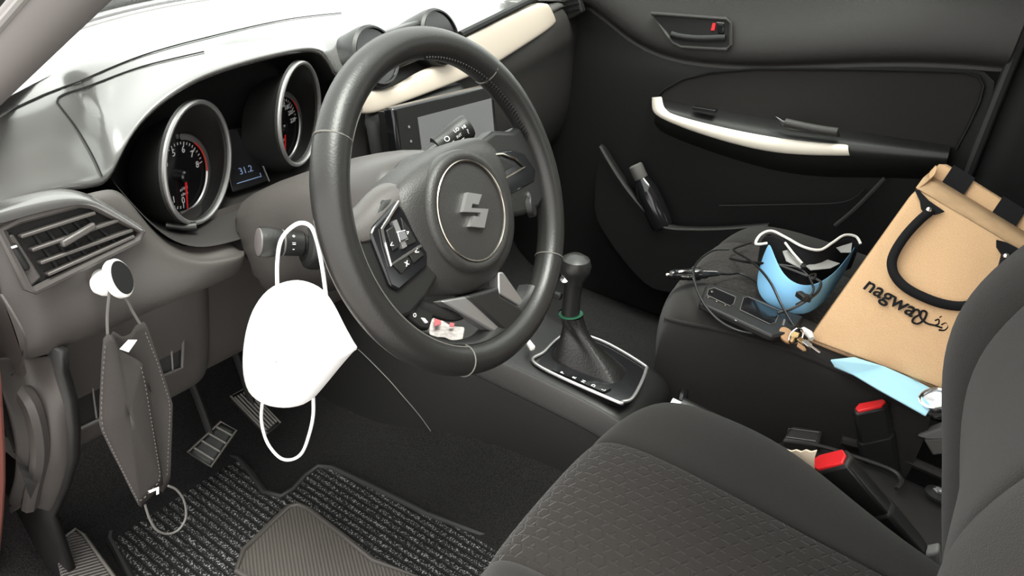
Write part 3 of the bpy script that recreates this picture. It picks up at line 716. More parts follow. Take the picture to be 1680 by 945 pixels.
# spokes
def spoke(sign):
    q = [(.160, .034), (.130, .036), (.098, .048), (.070, .045), (.070, -.05), (.100, -.060), (.128, -.064), (.150, -.058), (.158, -.03)]
    lp = [wl_(sign*x, y, .002) for x, y in q]
    return obj('spoke', prism(lp, -.024, wN), MATS['black_plastic'], sw, bevel=.006, seg=3)
s1, s2 = spoke(-1), spoke(1)
def shoulder(sign):
    rows = []
    for x, y0, y1 in ((.066, .050, .030), (.085, .052, .026), (.105, .048, .022), (.125, .042, .020), (.150, .046, .024)):
        y1 = y1 if sign < 0 else y0-.006; rows.append([wl_(sign*x, y0+.008, -.022), wl_(sign*x, y0+.004, -.004), wl_(sign*x, y0*.6+y1*.4, .004), wl_(sign*x, y1, .005)])
    return obj('spoke_shoulder', grid(rows), MATS['dash_hard'], s1 if sign < 0 else s2, subsurf=1, solid=.003)  # paler grey than the spoke, its light reflection put into the colour
shoulder(-1)
# left button pod (positions read on the wheel plane)
def pod(pts, o, d, m, par, **k): return obj(k.pop('name'), prism([wp(*q, o) for q in pts], -d, wN), m, par, **k)
pd1 = pod(((607, 385), (612, 372), (652, 328), (664, 345), (703, 412), (702, 438), (655, 478), (640, 470)), .006, .012, MATS['gloss_black'], s1, name='button_pod', bevel=.003)
obj('pod_trim', tube([wp(*q, .0075) for q in ((655, 331), (643, 350), (627, 376), (632, 402), (641, 435), (663, 421), (690, 404))], .0017, 6), MATS['chrome'], pd1)
pod(((652, 380), (666, 376), (672, 392), (657, 398)), .010, .004, MATS['chrome'], pd1, name='mode_button', bevel=.001)
pod(((654, 382), (664, 379), (669, 390), (659, 394)), .0106, .002, MATS['screen'], pd1, name='mode_mark')
pod(((644, 364), (651, 360), (668, 404), (661, 408)), .0085, .003, MATS['satin_silver'], pd1, name='rocker_bar')
pod(((634, 378), (648, 369), (656, 404), (645, 412)), .0082, .003, MATS['black_plastic'], pd1, name='button', bevel=.001)
pod(((658, 356), (672, 374), (684, 396), (668, 403)), .0082, .003, MATS['black_plastic'], pd1, name='button', bevel=.001)
pod(((646, 434), (668, 418), (676, 430), (660, 450)), .0082, .003, MATS['black_plastic'], pd1, name='button', bevel=.001)
pod(((671, 416), (688, 407), (697, 418), (680, 432)), .0082, .003, MATS['black_plastic'], pd1, name='button', bevel=.001)
obj('button_symbols', merge(*[text_geo(s, sz, wp(px, py, .0088), wX, wY, .0002) for s, px, py, sz in (('<', 643, 402, .008), ('>', 669, 382, .008), ('x', 667, 431, .010), ('<', 684, 413, .010))]), MATS['white_print'], pd1, smooth=False)
# right pod
pd2 = pod(((770, 262), (800, 250), (838, 244), (862, 252), (880, 278), (878, 298), (826, 326), (800, 310)), .004, .012, MATS['gloss_black'], s2, name='button_pod', bevel=.003)
obj('pod_trim', tube([wp(*q, .0055) for q in ((772, 262), (798, 255), (824, 253), (846, 261), (860, 274), (838, 287), (812, 301))], .0016, 6), MATS['dim_chrome'], pd2)
pod(((782, 268), (822, 258), (846, 270), (812, 292)), .0062, .003, MATS['black_plastic'], pd2, name='button', bevel=.001)
# phone buttons below
pd3 = pod(((636, 476), (668, 492), (714, 514), (704, 543), (690, 540), (658, 517), (645, 500)), -.004, .014, MATS['black_plastic'], s1, name='phone_pod', bevel=.003)
obj('phone_symbols', merge(text_geo('(', .012, wp(660, 499, -.0032), -wY*1.0+wX*.4, wX, .0002), text_geo('o', .009, wp(680, 516, -.0032), wX, wY, .0002)), MATS['white_print'], pd3, smooth=False)
pod(((692, 521), (698, 522), (704, 529), (699, 531)), -.002, .003, MATS['white_print'], pd3, name='voice_button', bevel=.001)
# lip under the hub and the lower spoke
obj('hub_lip', tube(smooth_pts([wp(648, 478, -.008), wp(672, 492, -.008), wp(705, 508, -.008), wp(745, 517, -.010), wp(790, 500, -.014)]), .007, 8, flat=.6, ref=wN), MATS['black_plastic'], sw)
ls = pod(((765, 486), (819, 470), (822, 484), (862, 508), (872, 518), (866, 545), (848, 556), (838, 553)), .004, .024, MATS['black_plastic'], sw, name='lower_spoke', bevel=.004)
pod(((725, 494), (764, 486), (849, 550), (836, 556), (804, 541)), .001, .016, MATS['satin_silver'], ls, name='spoke_silver', bevel=.002)
pod(((818, 446), (826, 446), (864, 500), (862, 509), (819, 482)), .001, .016, MATS['satin_silver'], ls, name='spoke_silver', bevel=.002)
obj('boss_hub', lathe([(.06, 0), (.062, .02), (.055, .035), (0, .035)], CW-wN*.062, wN, 32), MATS['black_plastic'], sw)

# ================================================================== centre console, gear selector
con = thing('center_console', 'black plastic center console between the two front seats', 'console', (0, -.1, 0))
rows = []
for y, z, w in ((.54, .31, .127), (.45, .305, .127), (.33, .30, .125), (.26, .285, .120), (.18, .274, .108), (.10, .270, .100), (.0, .266, .097), (-.08, .262, .094), (-.13, .250, .088), (-.155, .225, .080), (-.16, .15, .08)):
    rows.append([V(-w-.022-.075*max(0, y)*1.2, y, -.02), V(-w-.020-.03*max(0, y), y, .12), V(-w-.010, y, z-.045), V(-w-.002, y, z-.008), V(-w+.006, y, z), V(0, y, z), V(w-.012, y, z), V(w-.004, y, z-.008), V(w-.003, y, z-.045), V(w-.002, y, .12), V(w-.002, y, -.02)])
cbody = obj('console_body', grid(rows), MATS['black_plastic'], con, subsurf=1)
rows = []
for y, z, w in ((.20, .277, .110), (.10, .270, .101), (.0, .266, .098), (-.09, .260, .094), (-.135, .245, .088)):
    rows.append([V(-w-.0115, y, z-.040), V(-w-.009, y, z-.024), V(-w-.004, y, z-.006), V(-w+.004, y, z+.003)])
obj('side_strip', grid(rows), MATS['door_upper'], con, subsurf=1, solid=.003, solid_off=1)
cz = [(600, 590), (640, 625), (680, 672), (712, 718), (735, 760), (748, 792)]
cz = [hit(cbody, *q) for q in ((588, 573), (600, 584), (620, 604), (642, 627), (660, 648), (680, 671), (695, 690), (710, 712), (722, 733), (734, 755), (743, 775), (748, 786))]
obj('side_seam', tube(smooth_pts([q for q in cz if q is not None], 3), .0010, 5), MATS['leather_seam'], con)
# rear section of the console
rows = []
for y, z, w in ((-.17, .17, .07), (-.22, .185, .075), (-.32, .20, .08), (-.37, .24, .082), (-.42, .252, .082), (-.55, .245, .082), (-.75, .24, .082), (-.80, .20, .08)):
    rows.append([V(-w-.015, y, -.02), V(-w-.008, y, z-.06), V(-w, y, z-.010), V(-w+.012, y, z), V(0, y, z+.002), V(w-.012, y, z), V(w, y, z-.010), V(w+.003, y, z-.06), V(w+.005, y, -.02)])
obj('rear_tray', grid(rows), MATS['recess_dark'], con, subsurf=1)
obj('tray_rim', tube(smooth_pts([at(*q, Z=.258) for q in ((1302, 724), (1350, 733), (1392, 746), (1440, 762), (1469, 775), (1479, 790), (1471, 802))]), .0035, 6), MATS['recess_dark'], con)
obj('tray_ridge', tube([at(1380, 722, Z=.25), at(1473, 747, Z=.25), at(1548, 780, Z=.25)], .008, 8), MATS['recess_dark'], con)
obj('tray_ridge', tube([at(1455, 824, Z=.235), at(1548, 854, Z=.235)], .006, 8), MATS['recess_dark'], con)
sw_box = obj('rear_switch', prism([at(*q, Z=.262) for q in ((1284, 722), (1298, 698), (1352, 706), (1344, 730))], -.03, (0, 0, 1)), MATS['recess_dark'], con, bevel=.004)
obj('switch_edge', tube([at(*q, Z=.263) for q in ((1294, 703), (1344, 709), (1339, 724), (1290, 717))], .0008, 5, closed=True), MATS['satin_silver'], sw_box)
bolt = obj('tray_bolt', lathe([(.016, 0), (.016, .004), (.011, .006), (0, .006)], at(1537, 812, Z=.255), (0, 0, 1), 20), MATS['rubber'], con)
obj('bolt_head', lathe([(.009, .006), (.009, .010), (.006, .011), (.005, .007), (0, .007)], at(1537, 812, Z=.255), (0, 0, 1), 6), MATS['steel'], bolt, smooth=False)

gs_ = thing('gear_selector', 'automatic gear lever with black leather boot and chrome-edged gate', 'gear lever', (0, -.02, .27))
GZ = .272
gq = [at(*q, Z=GZ) for q in ((880, 598), (893, 577), (930, 548), (984, 558), (1052, 596), (1059, 610), (1040, 650), (1022, 659), (1005, 656))]
cgt = sum(gq, V(0, 0, 0))/len(gq)
gt = obj('gate_plate', prism([p-V(0, 0, .012) for p in gq], .010, (0, 0, 1)), MATS['gloss_black'], gs_)
obj('gate_trim', tube(smooth_pts(gq, 8, True), .0030, 8, closed=True, ref=(0, 0, 1)), MATS['satin_silver'], gt)
kb_ = prism([at(*q, Z=GZ-.001) for q in ((905, 608), (990, 645), (1003, 638), (918, 600))], .002, (0, 0, 1))
obj('position_strip', kb_, MATS['gloss_black'], gt)
gd = (at(996, 641, Z=GZ)-at(912, 604, Z=GZ)).normalized()
obj('position_letters', merge(*[text_geo(s, .0095, at(917+75*t, 609+31*t, Z=GZ+.0015), V(1, 0, 0)*0+gd.cross(V(0, 0, 1))*-1 if False else V(1, 0, 0), V(0, 1, 0), .0002) for s, t in (('P', .08), ('R', .34), ('N', .54), ('D', .76), ('L', .98))]), MATS['white_print'], gt, smooth=False)
# boot: lofted, creased
btop = at(936, 515, X=.0); rows = []
base = [at(*q, Z=GZ-.004) for q in ((908, 594), (912, 572), (938, 556), (972, 566), (1022, 600), (1028, 616), (1010, 632), (972, 620))]
base = smooth_pts(base, 4, True); nb = len(base); cb = sum(base, V(0, 0, 0))/nb
angs = [math.atan2((p-cb).y, (p-cb).x) for p in base]
for t, rad_ in ((0, 1), (.12, .86), (.30, .62), (.50, .44), (.70, .32), (.86, .26), (1, .235)):
    c = cb.lerp(btop, t); row = []
    for p, a in zip(base, angs):
        d = p-cb; fold = 1+.20*math.sin(3*a+3.5*t)*math.sin(math.pi*t)*(1-.4*t)
        R_ = d.length*(rad_) if t < .5 else (d.length*rad_*(1-t)*2+.0215*(t-.5)*2)
        row.append(c+V(math.cos(a), math.sin(a), 0)*(R_*fold))
    rows.append(row)
mat('boot_leather', (.007, .0065, .006), .34, bump=(300, .3))
obj('boot', grid(rows, closed=True), MATS['boot_leather'], gs_, subsurf=1)
obj('boot_ring', lathe([(.0212, -.0008), (.0216, 0), (.0212, .0008)], btop, (0, .15, 1), 28), MATS['green_ring'], gs_)
ktop = at(942, 455, X=.0)
obj('lever_stem', tube([btop, btop.lerp(ktop, .5), ktop], [.016, .015, .017], 14), MATS['black_plastic'], gs_)
kd = (ktop-btop).normalized()
kn_ = obj('lever_knob', lathe([(.014, -.015), (.019, -.004), (.025, .010), (.027, .022), (.023, .034), (.012, .041), (0, .042)], ktop, kd, 28), MATS['leather'], gs_)
obj('knob_badge', lathe([(.008, 0), (.007, .003), (0, .004)], at(926, 457, X=-.02), -ray(926, 457), 16), MATS['chrome'], kn_)
obj('lever_button', box(at(915, 485, X=-.012), (.010, .016, .012)), MATS['black_plastic'], kn_, bevel=.003)

# tray items under the dash
pk = thing('paper_packet', 'crumpled white and pink paper packet in tray seen through the wheel', 'packet', at(735, 532, Z=.30))
pkz = .305
rows = []
for i in range(5):
    row = []
    for j in range(4):
        q0, q1 = (706+i*8.5, 528-i*1.5+j*5.5), 0
        row.append(at(708+i*14-j*2, 520+i*4.5+j*9.0, Z=pkz)+V(0, 0, .006*math.sin(i*1.9+j*1.3)))
    rows.append(row)
obj('packet_sheet', grid(rows), MATS['packet_grey'], pk, subsurf=1, solid=.002, smooth=True)
for (a, b, c, d) in (((712, 524), (722, 520), (724, 532), (713, 536)), ((738, 530), (746, 531), (744, 537), (737, 536))):
    obj('packet_print', prism([at(*q, Z=pkz+.010) for q in (a, b, c, d)], .001, (0, 0, 1)), MATS['paper_pink'], pk)
one('white_tag', prism([at(*q, Z=.285) for q in ((861, 562), (867, 560), (878, 574), (870, 577))], .008, (0, 0, 1)), MATS['paper'], 'small white plastic tag lying in front of the gear lever', 'tag', bevel=.002)

# ================================================================== handbrake
hb = thing('handbrake', 'black handbrake lever with chrome release button between the seats', 'handbrake', (-.01, -.25, .18))
h0 = at(1106, 661, X=-.005); h1 = h0+V(.0, -.20, -.018); hd = (h1-h0).normalized()
obj('grip', tube(smooth_pts([h0+hd*.012, h0+hd*.04, h0+hd*.10, h0+hd*.16, h1, h1+hd*.05+V(0, 0, -.03)]), [.0135]*3+[.0155]*6+[.016]*6+[.0165]*6+[.0155]*6+[.012]*4, 14) if False else tube(smooth_pts([h0+hd*.012, h0+hd*.05, h0+hd*.12, h1, h1+hd*.05+V(0, 0, -.03)], 4), .0155, 14), MATS['leather'], hb)
obj('release_button', tube([h0-hd*.004, h0+hd*.016], [.0085, .0095], 14), MATS['chrome'], hb)
obj('brake_boot', lathe([(.045, 0), (.035, .03), (.022, .055), (.017, .07)], h1+hd*.05+V(0, 0, -.10), V(0, .35, 1), 20), MATS['boot_leather'], hb)
obj('cup_rib', tube(smooth_pts([V(-.075, -.170, .235), V(0, -.185, .225), V(.075, -.17, .235)]), .008, 8), MATS['gloss_black'], con)
# ================================================================== front seats
def seat(name, label, cx, dy, back_dy, flip=1):
    """cx centre, dy shift of the cushion, back_dy shift of the backrest"""
    t = thing(name, label, 'car seat', (cx, -.35+dy, .0))
    prof = [(-.235, .15), (-.160, .19), (-.138, .235), (-.132, .285), (-.138, .325), (-.155, .350), (-.185, .363), (-.24, .368), (-.32, .364), (-.40, .357), (-.48, .352), (-.56, .350)]
    xcols = [-.262, -.262, -.258, -.245, -.215, -.180, -.145, -.124, -.116, -.108, -.07, -.03, 0, .03, .07, .108, .116, .124, .145, .180, .215, .245, .258, .262, .262]
    def pt(x, i, k):
        y, z = prof[i]; ax = abs(x)/.262
        y2 = y+dy-.050*ax**3
        drop = 0
        if k in (0, len(xcols)-1): drop = .20
        elif k in (1, len(xcols)-2): drop = .075
        elif k in (2, len(xcols)-3): drop = .020
        elif k in (3, len(xcols)-4): drop = .004
        bol = .010*math.exp(-((abs(x)-.195)/.05)**2)
        crease = .007 if abs(abs(x)-.116) < .001 else (.0015 if abs(abs(x)-.116) < .009 else 0)
        top = max(0., min(1., (z-.28)/.07))
        zz = z+(bol-crease)*top-drop*(.25+.75*top)
        if top < .5: y2 -= crease
        rear = max(0., min(1., (-.33-y)/.20)) if cx < 0 else 0.
        xx = x*(1-.30*rear*ax) if ax > .46 else x
        zz -= .022*rear*max(0, (ax-.5)*2)
        return V(cx+xx, y2, max(.12, zz))
    def sheet(a, b): return grid([[pt(xcols[k], i, k) for k in range(a, b+1)] for i in range(len(prof))])
    obj('cushion_insert', sheet(8, 16), MATS['seat_lattice'], t, subsurf=2)
    obj('cushion_bolster', sheet(0, 8), MATS['seat_plain'], t, subsurf=2)
    obj('cushion_bolster', sheet(16, 24), MATS['seat_plain'], t, subsurf=2)
    obj('cushion_base', box((cx, -.38+dy, .17), (.46, .36, .10)), MATS['matte_black'], t, bevel=.02)
    for sx in (-1, 1):
        obj('seat_rail', box((cx+sx*.19, -.36+dy, .07), (.04, .48, .10)), MATS['matte_black'], t, bevel=.008)
    # backrest
    zt = [(.26, -.585), (.33, -.560), (.41, -.532), (.50, -.504), (.57, -.478), (.628, -.470), (.678, -.481), (.728, -.505), (.81, -.551), (.90, -.595), (.97, -.625)]
    bx = [-.25, -.245, -.235, -.205, -.16, -.135, -.127, -.119, -.07, 0, .07, .119, .127, .135, .16, .205, .235, .245, .25]
    def bp_(x, j, z, y):
        a = abs(x); fwd = 0
        shrink = 1-.16*max(0, (z-.72)/.25)
        bol = interp([(.0, -.030), (.10, -.024), (.127, -.022), (.16, -.002), (.205, .0), (.235, -.020), (.245, -.05), (.25, -.09)], a)
        fl_ = max(0., min(1., (z-.70)/.12))
        bol = bol*(1-fl_*.7) if a < .22 else bol
        cr = -.006 if abs(a-.127) < .001 else 0
        if x*flip < -.13: bol -= .030*min(1, (a-.13)/.06)
        return V(cx+x*shrink, y+back_dy+bol+cr, z)
    def bs(a, b): return grid([[bp_(bx[k], k, z, y) for k in range(a, b+1)] for z, y in zt])
    obj('backrest_insert', bs(6, 12), MATS['seat_plain'], t, subsurf=2)
    obj('backrest_bolster', bs(0, 6), MATS['seat_plain'], t, subsurf=2)
    obj('backrest_bolster', bs(12, 18), MATS['seat_plain'], t, subsurf=2)
    rows = []
    for z, y in zt: rows.append([V(cx+x*(1-.16*max(0, (z-.72)/.25)), y+back_dy-(.085 if abs(x) > .2 else .11), z) for x in (-.25, -.2, 0, .2, .25)])
    obj('backrest_shell', grid(rows), MATS['black_plastic'], t, subsurf=1)
    obj('backrest_top', tube(smooth_pts([V(cx-.205, -.695+back_dy, .965), V(cx-.1, -.69+back_dy, .985), V(cx+.1, -.69+back_dy, .985), V(cx+.205, -.695+back_dy, .965)]), .045, 12), MATS['seat_plain'], t)
    return t
seat('car_seat', 'dark fabric driver seat with embossed lattice cushion, nearest the camera', -.365, 0, 0)
ps = seat('car_seat', 'dark fabric passenger seat carrying the jute bag and cables', .366, .085, -.10)
inner = [c for c in ps.children if c.name.startswith('cushion_bolster')]
inner.sort(key=lambda c: W[c.name].x)
pp = [hit(inner[0], q.x, q.y, .0005) for q in smooth_pts([V(a_, b_, 0) for a_, b_ in ((1092, 522), (1120, 529), (1180, 541), (1260, 564), (1330, 589), (1400, 620), (1470, 655), (1526, 689))], 4)]
pp = [q for q in pp if q is not None]
if len(pp) > 3: obj('edge_bead', tube(pp, .0035, 8), MATS['seat_plain'], ps)  # added bead that gives the bolster edge its light-to-dark break
# plastic side covers with grey hinge caps at the seat-back base
tp = one('hinge_cover', prism([at(*q, X=-.12) for q in ((1490, 915), (1540, 905), (1546, 960), (1500, 960))], .02, (1, 0, 0)), MATS['side_bolster_grey'], 'grey plastic hinge cover at base of the driver seat back', 'hinge cover', bevel=.004)
tp2 = thing('hinge_cover', 'grey plastic hinge cover beside the passenger seat buckle', 'hinge cover', at(1520, 715, X=.10))
obj('cap', prism([at(*q, X=.10) for q in ((1504, 716), (1545, 702), (1556, 705), (1550, 722), (1520, 722))], .02, (1, 0, 0)), MATS['side_bolster_grey'], tp2, bevel=.003)
obj('block', prism([at(*q, X=.10) for q in ((1515, 722), (1552, 718), (1552, 745), (1530, 748))], .02, (1, 0, 0)), MATS['elastic_grey'], tp2, bevel=.003)

# ================================================================== belt buckles
def buckle(label, c, face, n, L):
    """face: outline (px) of the end face, cut on the plane through c square to n; body runs L along n"""
    n = Vector(n).normalized(); f_ = [atp(*q, c, n) for q in face]
    t = thing('belt_buckle', label, 'belt buckle', c+n*L)
    m_ = sum(f_, V(0, 0, 0))/len(f_)
    obj('buckle_body', prism([m_+(p-m_)*1.12 for p in f_], L, n), MATS['black_plastic'], t, bevel=.004)
    obj('release_button', prism([m_+(p-m_)*.92-n*.003 for p in f_], .006, n), MATS['red_button'], t, bevel=.0015)
    obj('buckle_sleeve', prism([m_+(p-m_)*1.22+n*(L*.88) for p in f_], .07, n), MATS['matte_black'], t, bevel=.006)
    return t
buckle('seat belt buckle with broad red release button beside the driver seat', at(1363, 756, X=-.098), ((1334, 756), (1346, 748), (1386, 738), (1392, 748), (1386, 762), (1342, 774), (1335, 770)), (0, -.80, -.60), .085)
buckle('seat belt buckle with slim red top edge beside the passenger seat', at(1428, 667, X=.085), ((1401, 672), (1408, 664), (1450, 656), (1456, 660), (1448, 668), (1406, 678)), (.05, -.40, -.90), .058)
bz = V(-.118, -.39, .338)
pb = [at(*q, X=-.112) for q in ((1288, 738), (1298, 741), (1306, 739), (1314, 742), (1322, 739), (1330, 742), (1340, 740), (1336, 752), (1336, 776))]
one('scalloped_paper', prism(pb, .003, (1, 0, 0)), MATS['paper_beige'], 'beige scalloped paper tucked beside the red driver buckle', 'paper')

# ================================================================== passenger door
dr = struct('door_1', (.68, -.1, .2), 'dark grey passenger door trim with ivory armrest strip')
DX = .66
def dpt(px, py, off=0): return at(px, py, X=DX-off)
# main skin: profile in Z, stepped groove below the upper roll
zs = [(-.02, .03), (.10, .03), (.25, .020), (.40, .010), (.52, .0), (.60, -.004), (.645, -.004)]
skin = []
for y in (.62, .50, .40, .30, .20, .1, 0, -.1, -.2, -.3, -.4, -.455):
    zg = interp([(-.45, .757), (.15, .674), (.26, .676), (.33, .72), (.42, .770), (.62, .80)], y)
    row = [V(DX+o, y, z*min(1, (zg-.012)/.66) if z > .3 else z) for z, o in zs]+[V(DX+.004, y, zg-.012), V(DX+.008, y, zg-.004), V(DX-.004, y, zg+.002), V(DX-.018, y, zg+.010), V(DX-.026, y, zg+.028), V(DX-.026, y, zg+.06), V(DX-.018, y, zg+.095), V(DX-.0, y, max(.865, zg+.12)), V(DX+.03, y, max(.875, zg+.13))]
    skin.append(row)
obj('door_skin', grid([r[:8] for r in skin]), MATS['door_plastic'], dr, subsurf=1)
obj('upper_roll', grid([r[7:] for r in skin]), MATS['door_upper'], dr, subsurf=2)
# fabric insert
inq = [(1068, 170), (1090, 147), (1120, 130), (1165, 119), (1240, 113), (1350, 113), (1480, 115), (1580, 118), (1606, 125), (1614, 140), (1608, 165), (1590, 205), (1568, 246), (1500, 248), (1400, 240), (1280, 212), (1180, 190)]
obj('fabric_insert', prism([dpt(*q, .004) for q in inq], .012, (1, 0, 0)), MATS['seat_plain'], dr, bevel=.004)
obj('insert_edge', tube([dpt(*q, .006) for q in inq[:13]], .0028, 6), MATS['door_plastic'], dr)
# armrest body
arm = []
A_t = [(1066, 160), (1110, 168), (1180, 180), (1260, 195), (1330, 206), (1390, 214), (1470, 226), (1560, 240)]
A_f = [(1080, 178), (1118, 190), (1186, 208), (1262, 224), (1330, 233), (1392, 238), (1470, 246), (1556, 254)]
A_b = [(1072, 200), (1112, 218), (1180, 242), (1262, 266), (1330, 276), (1392, 278), (1470, 278), (1550, 282)]
for a, b, c in zip(A_t, A_f, A_b):
    pa = at(*a, X=.655); pb_ = at(*b, X=.600); pc = at(*c, X=.625)
    arm.append([pa+V(.01, 0, .002), pa, pa.lerp(pb_, .55)+V(0, 0, .003), pb_, pb_.lerp(pc, .5)+V(-.004, 0, -.002), pc, V(.665, pc.y, pc.z-.03)])
ar = obj('armrest', grid(arm), MATS['black_plastic'], dr, subsurf=1)
# ivory strip on its face
it = [(1083, 159), (1084, 175), (1092, 186), (1130, 197), (1190, 212), (1262, 226), (1330, 235), (1391, 239)]
ib = [(1068, 160), (1067, 180), (1074, 192), (1120, 212), (1180, 232), (1258, 252), (1330, 257), (1394, 257)]
rows = []
for i, (a, b) in enumerate(zip(it, ib)):
    xo = .596
    pa, pb_ = at(*a, X=xo+.002), at(*b, X=xo+.004)
    rows.append([pa+V(.012, 0, 0), pa, pa.lerp(pb_, .5)+V(-.005, 0, .001), pb_, pb_+V(.014, 0, 0)])
obj('ivory_strip', grid(rows), MATS['ivory'], ar, subsurf=2)
ws = obj('window_switch', prism([at(*q, X=.604) for q in ((1136, 175), (1174, 181), (1172, 187), (1136, 181))], .02, (1, 0, 0)), MATS['gloss_black'], ar, bevel=.001)
gp = obj('pull_pocket', prism([at(*q, X=.599) for q in ((1270, 189), (1284, 198), (1372, 211), (1378, 226), (1296, 215), (1280, 208))], .012, (1, 0, 0)), MATS['gloss_black'], ar, bevel=.003)
obj('pull_grip', tube(smooth_pts([at(*q, X=.594) for q in ((1288, 201), (1310, 206), (1340, 212), (1374, 217))]), .009, 10), MATS['door_upper'], gp)
# handle recess
hq = [(1069, 22), (1192, 31), (1199, 38), (1199, 74), (1192, 81), (1118, 77), (1104, 70), (1092, 54)]
HXo = .034
hbz = obj('handle_bezel', prism([dpt(*q, .026) for q in hq], -.008, (1, 0, 0)), MATS['matte_black'], dr, bevel=.002)
obj('bezel_rim', tube([dpt(*q, HXo) for q in hq], .004, 8, closed=True), MATS['door_upper'], hbz)
obj('pull_lever', tube(smooth_pts([dpt(*q, HXo+.004) for q in ((1101, 56), (1115, 60), (1145, 63), (1190, 62))]), .007, 10, flat=.6, ref=(1, 0, 0)), MATS['black_plastic'], hbz)
obj('lever_plate', prism([dpt(*q, HXo-.001) for q in ((1108, 60), (1190, 64), (1190, 74), (1120, 73))], .006, (1, 0, 0)), MATS['black_plastic'], hbz, bevel=.002)
lk_ = obj('lock_knob', prism([dpt(*q, HXo+.002) for q in ((1176, 38), (1188, 39), (1188, 57), (1177, 56))], .010, (1, 0, 0)), MATS['gloss_black'], hbz, bevel=.003)
obj('lock_mark', prism([dpt(*q, HXo+.0035) for q in ((1169, 38), (1174, 38), (1172, 50), (1166, 50))], .004, (1, 0, 0)), MATS['red_button'], hbz)
obj('knob_edge', tube([dpt(*q, HXo+.003) for q in ((1176, 37), (1188, 38))], .0012, 5), MATS['satin_silver'], lk_)
# map pocket along the bottom, with the bottle bulge
pkt = [(984, 240), (1000, 268), (1024, 305), (1052, 340), (1078, 366), (1098, 375), (1140, 377), (1190, 376), (1260, 370)]
rows = []
for q in pkt:
    p = at(*q, X=.615); rows.append([p+V(.03, 0, -.002), p+V(.006, 0, .006), p, p+V(.004, 0, -.03), V(.62, p.y, max(.02, p.z-.18))])
obj('map_pocket', grid(rows), MATS['door_plastic'], dr, subsurf=1)
obj('pocket_edge', tube(smooth_pts([at(*q, X=.612) for q in pkt]), .0030, 6), MATS['door_upper'], dr)
obj('rear_pocket_edge', tube(smooth_pts([at(*q, X=.640) for q in ((1452, 292), (1430, 315), (1400, 345), (1370, 370))]), .0045, 6), MATS['door_upper'], dr)
obj('door_lower_seam', tube(smooth_pts([at(*q, X=.646) for q in ((1180, 338), (1300, 336), (1385, 332), (1420, 310))]), .003, 6), MATS['door_plastic'], dr)
w2 = struct('window_2', (.68, -.1, 1.0)); obj('pane', grid([[V(.69-.14*t, y*(1-.0*t)+(.0 if y < 0 else -.38*t), .87+.27*t) for t in (0, .5, 1)] for y in (.45, .2, -.1, -.45)]), MATS['glass'], w2, solid=.004)
# bottle in the pocket
bo = thing('plastic_bottle', 'dark clear bottle standing in the passenger door pocket', 'bottle', at(1085, 365, X=.63))
b0, b1 = at(1088, 372, X=.632), at(1042, 270, X=.632); bd = (b1-b0); bl = bd.length
obj('bottle_body', lathe([(0, 0), (.026, .002), (.029, .02), (.029, bl*.55), (.024, bl*.68), (.016, bl*.78)], b0, bd, 24), MATS['gloss_black'], bo)
obj('bottle_cap', lathe([(.0165, bl*.78), (.0175, bl*.79), (.0175, bl*.98), (.014, bl), (0, bl)], b0, bd, 24), MATS['elastic_grey'], bo)

# ================================================================== pedals and mat
def ppoly(qs, Z): return [at(*q, Z=Z) for q in qs]
mq = ((180, 890), (184, 876), (205, 860), (310, 792), (372, 752), (392, 756), (412, 780), (434, 812), (462, 819), (480, 808), (500, 786), (522, 770), (545, 772), (610, 803), (700, 848), (800, 886))
mp_ = ppoly(mq, .004)
mp_ += [V(-.20, -.10, .004), V(-.56, -.10, .004), V(-.625, .10, .004), V(-.625, .40, .004)]
fm = thing('floor_mat', 'ribbed charcoal floor mat with pale flecks in driver footwell', 'floor mat', (-.40, .2, 0))
obj('pile', prism(mp_, .008, (0, 0, 1)), MATS['mat_pile'], fm)
obj('edge_binding', tube([p+V(0, 0, .006) for p in mp_], .0065, 8, closed=True), MATS['rubber'], fm)
hq_ = ((388, 940), (400, 906), (440, 866), (474, 834), (490, 831), (506, 838), (560, 880), (612, 922))
hp_ = ppoly(hq_, .013)+[V(-.36, .05, .013), V(-.50, .12, .013)]
hp2 = obj('heel_pad', prism(hp_, .004, (0, 0, 1)), MATS['heel_ribs'], fm, bevel=.0015)
obj('pad_border', tube([p+V(0, 0, .004) for p in hp_], .005, 8, closed=True), MATS['heel_rubber'], hp2)
# brake pedal
def pedal(name, label, q, Z, tilt, nrib):
    pts = [at(*p, Z=Z+dz) for p, dz in zip(q, tilt)]
    t = thing(name, label, 'pedal', sum(pts, V(0, 0, 0))/4)
    nn = (pts[1]-pts[0]).cross(pts[3]-pts[0]).normalized()
    if nn.dot(V(0, -1, .5)) < 0: nn = -nn
    obj('pedal_pad', prism(pts, -.016, nn), MATS['rubber'], t, bevel=.006)
    for i in range(nrib):
        k = (i+.7)/(nrib+.4)
        a = pts[0].lerp(pts[1], k); b = pts[3].lerp(pts[2], k)
        obj('rib', tube([a.lerp(b, .06)+nn*.001, b.lerp(a, .06)+nn*.001], .0022, 5), MATS['pedal_trim'], t)
    c = sum(pts, V(0, 0, 0))/4
    obj('pedal_arm', tube(smooth_pts([c-nn*.012, c+V(.01, .04, .06), c+V(.01, .07, .16), c+V(.01, .08, .26)]), .007, 8), MATS['matte_black'], t)
    obj('pad_edge', tube([p+nn*.001 for p in pts], .002, 5, closed=True), MATS['pedal_trim'], t)
pedal('brake_pedal', 'black rubber brake pedal with slanted ribs above the floor mat', ((308, 742), (362, 692), (388, 706), (346, 766)), .12, (.0, .02, .0, -.02), 4)
pedal('accelerator_pedal', 'narrow ribbed accelerator pedal behind the white mask', ((378, 650), (404, 636), (460, 694), (438, 712)), .10, (.05, .05, 0, 0), 5)
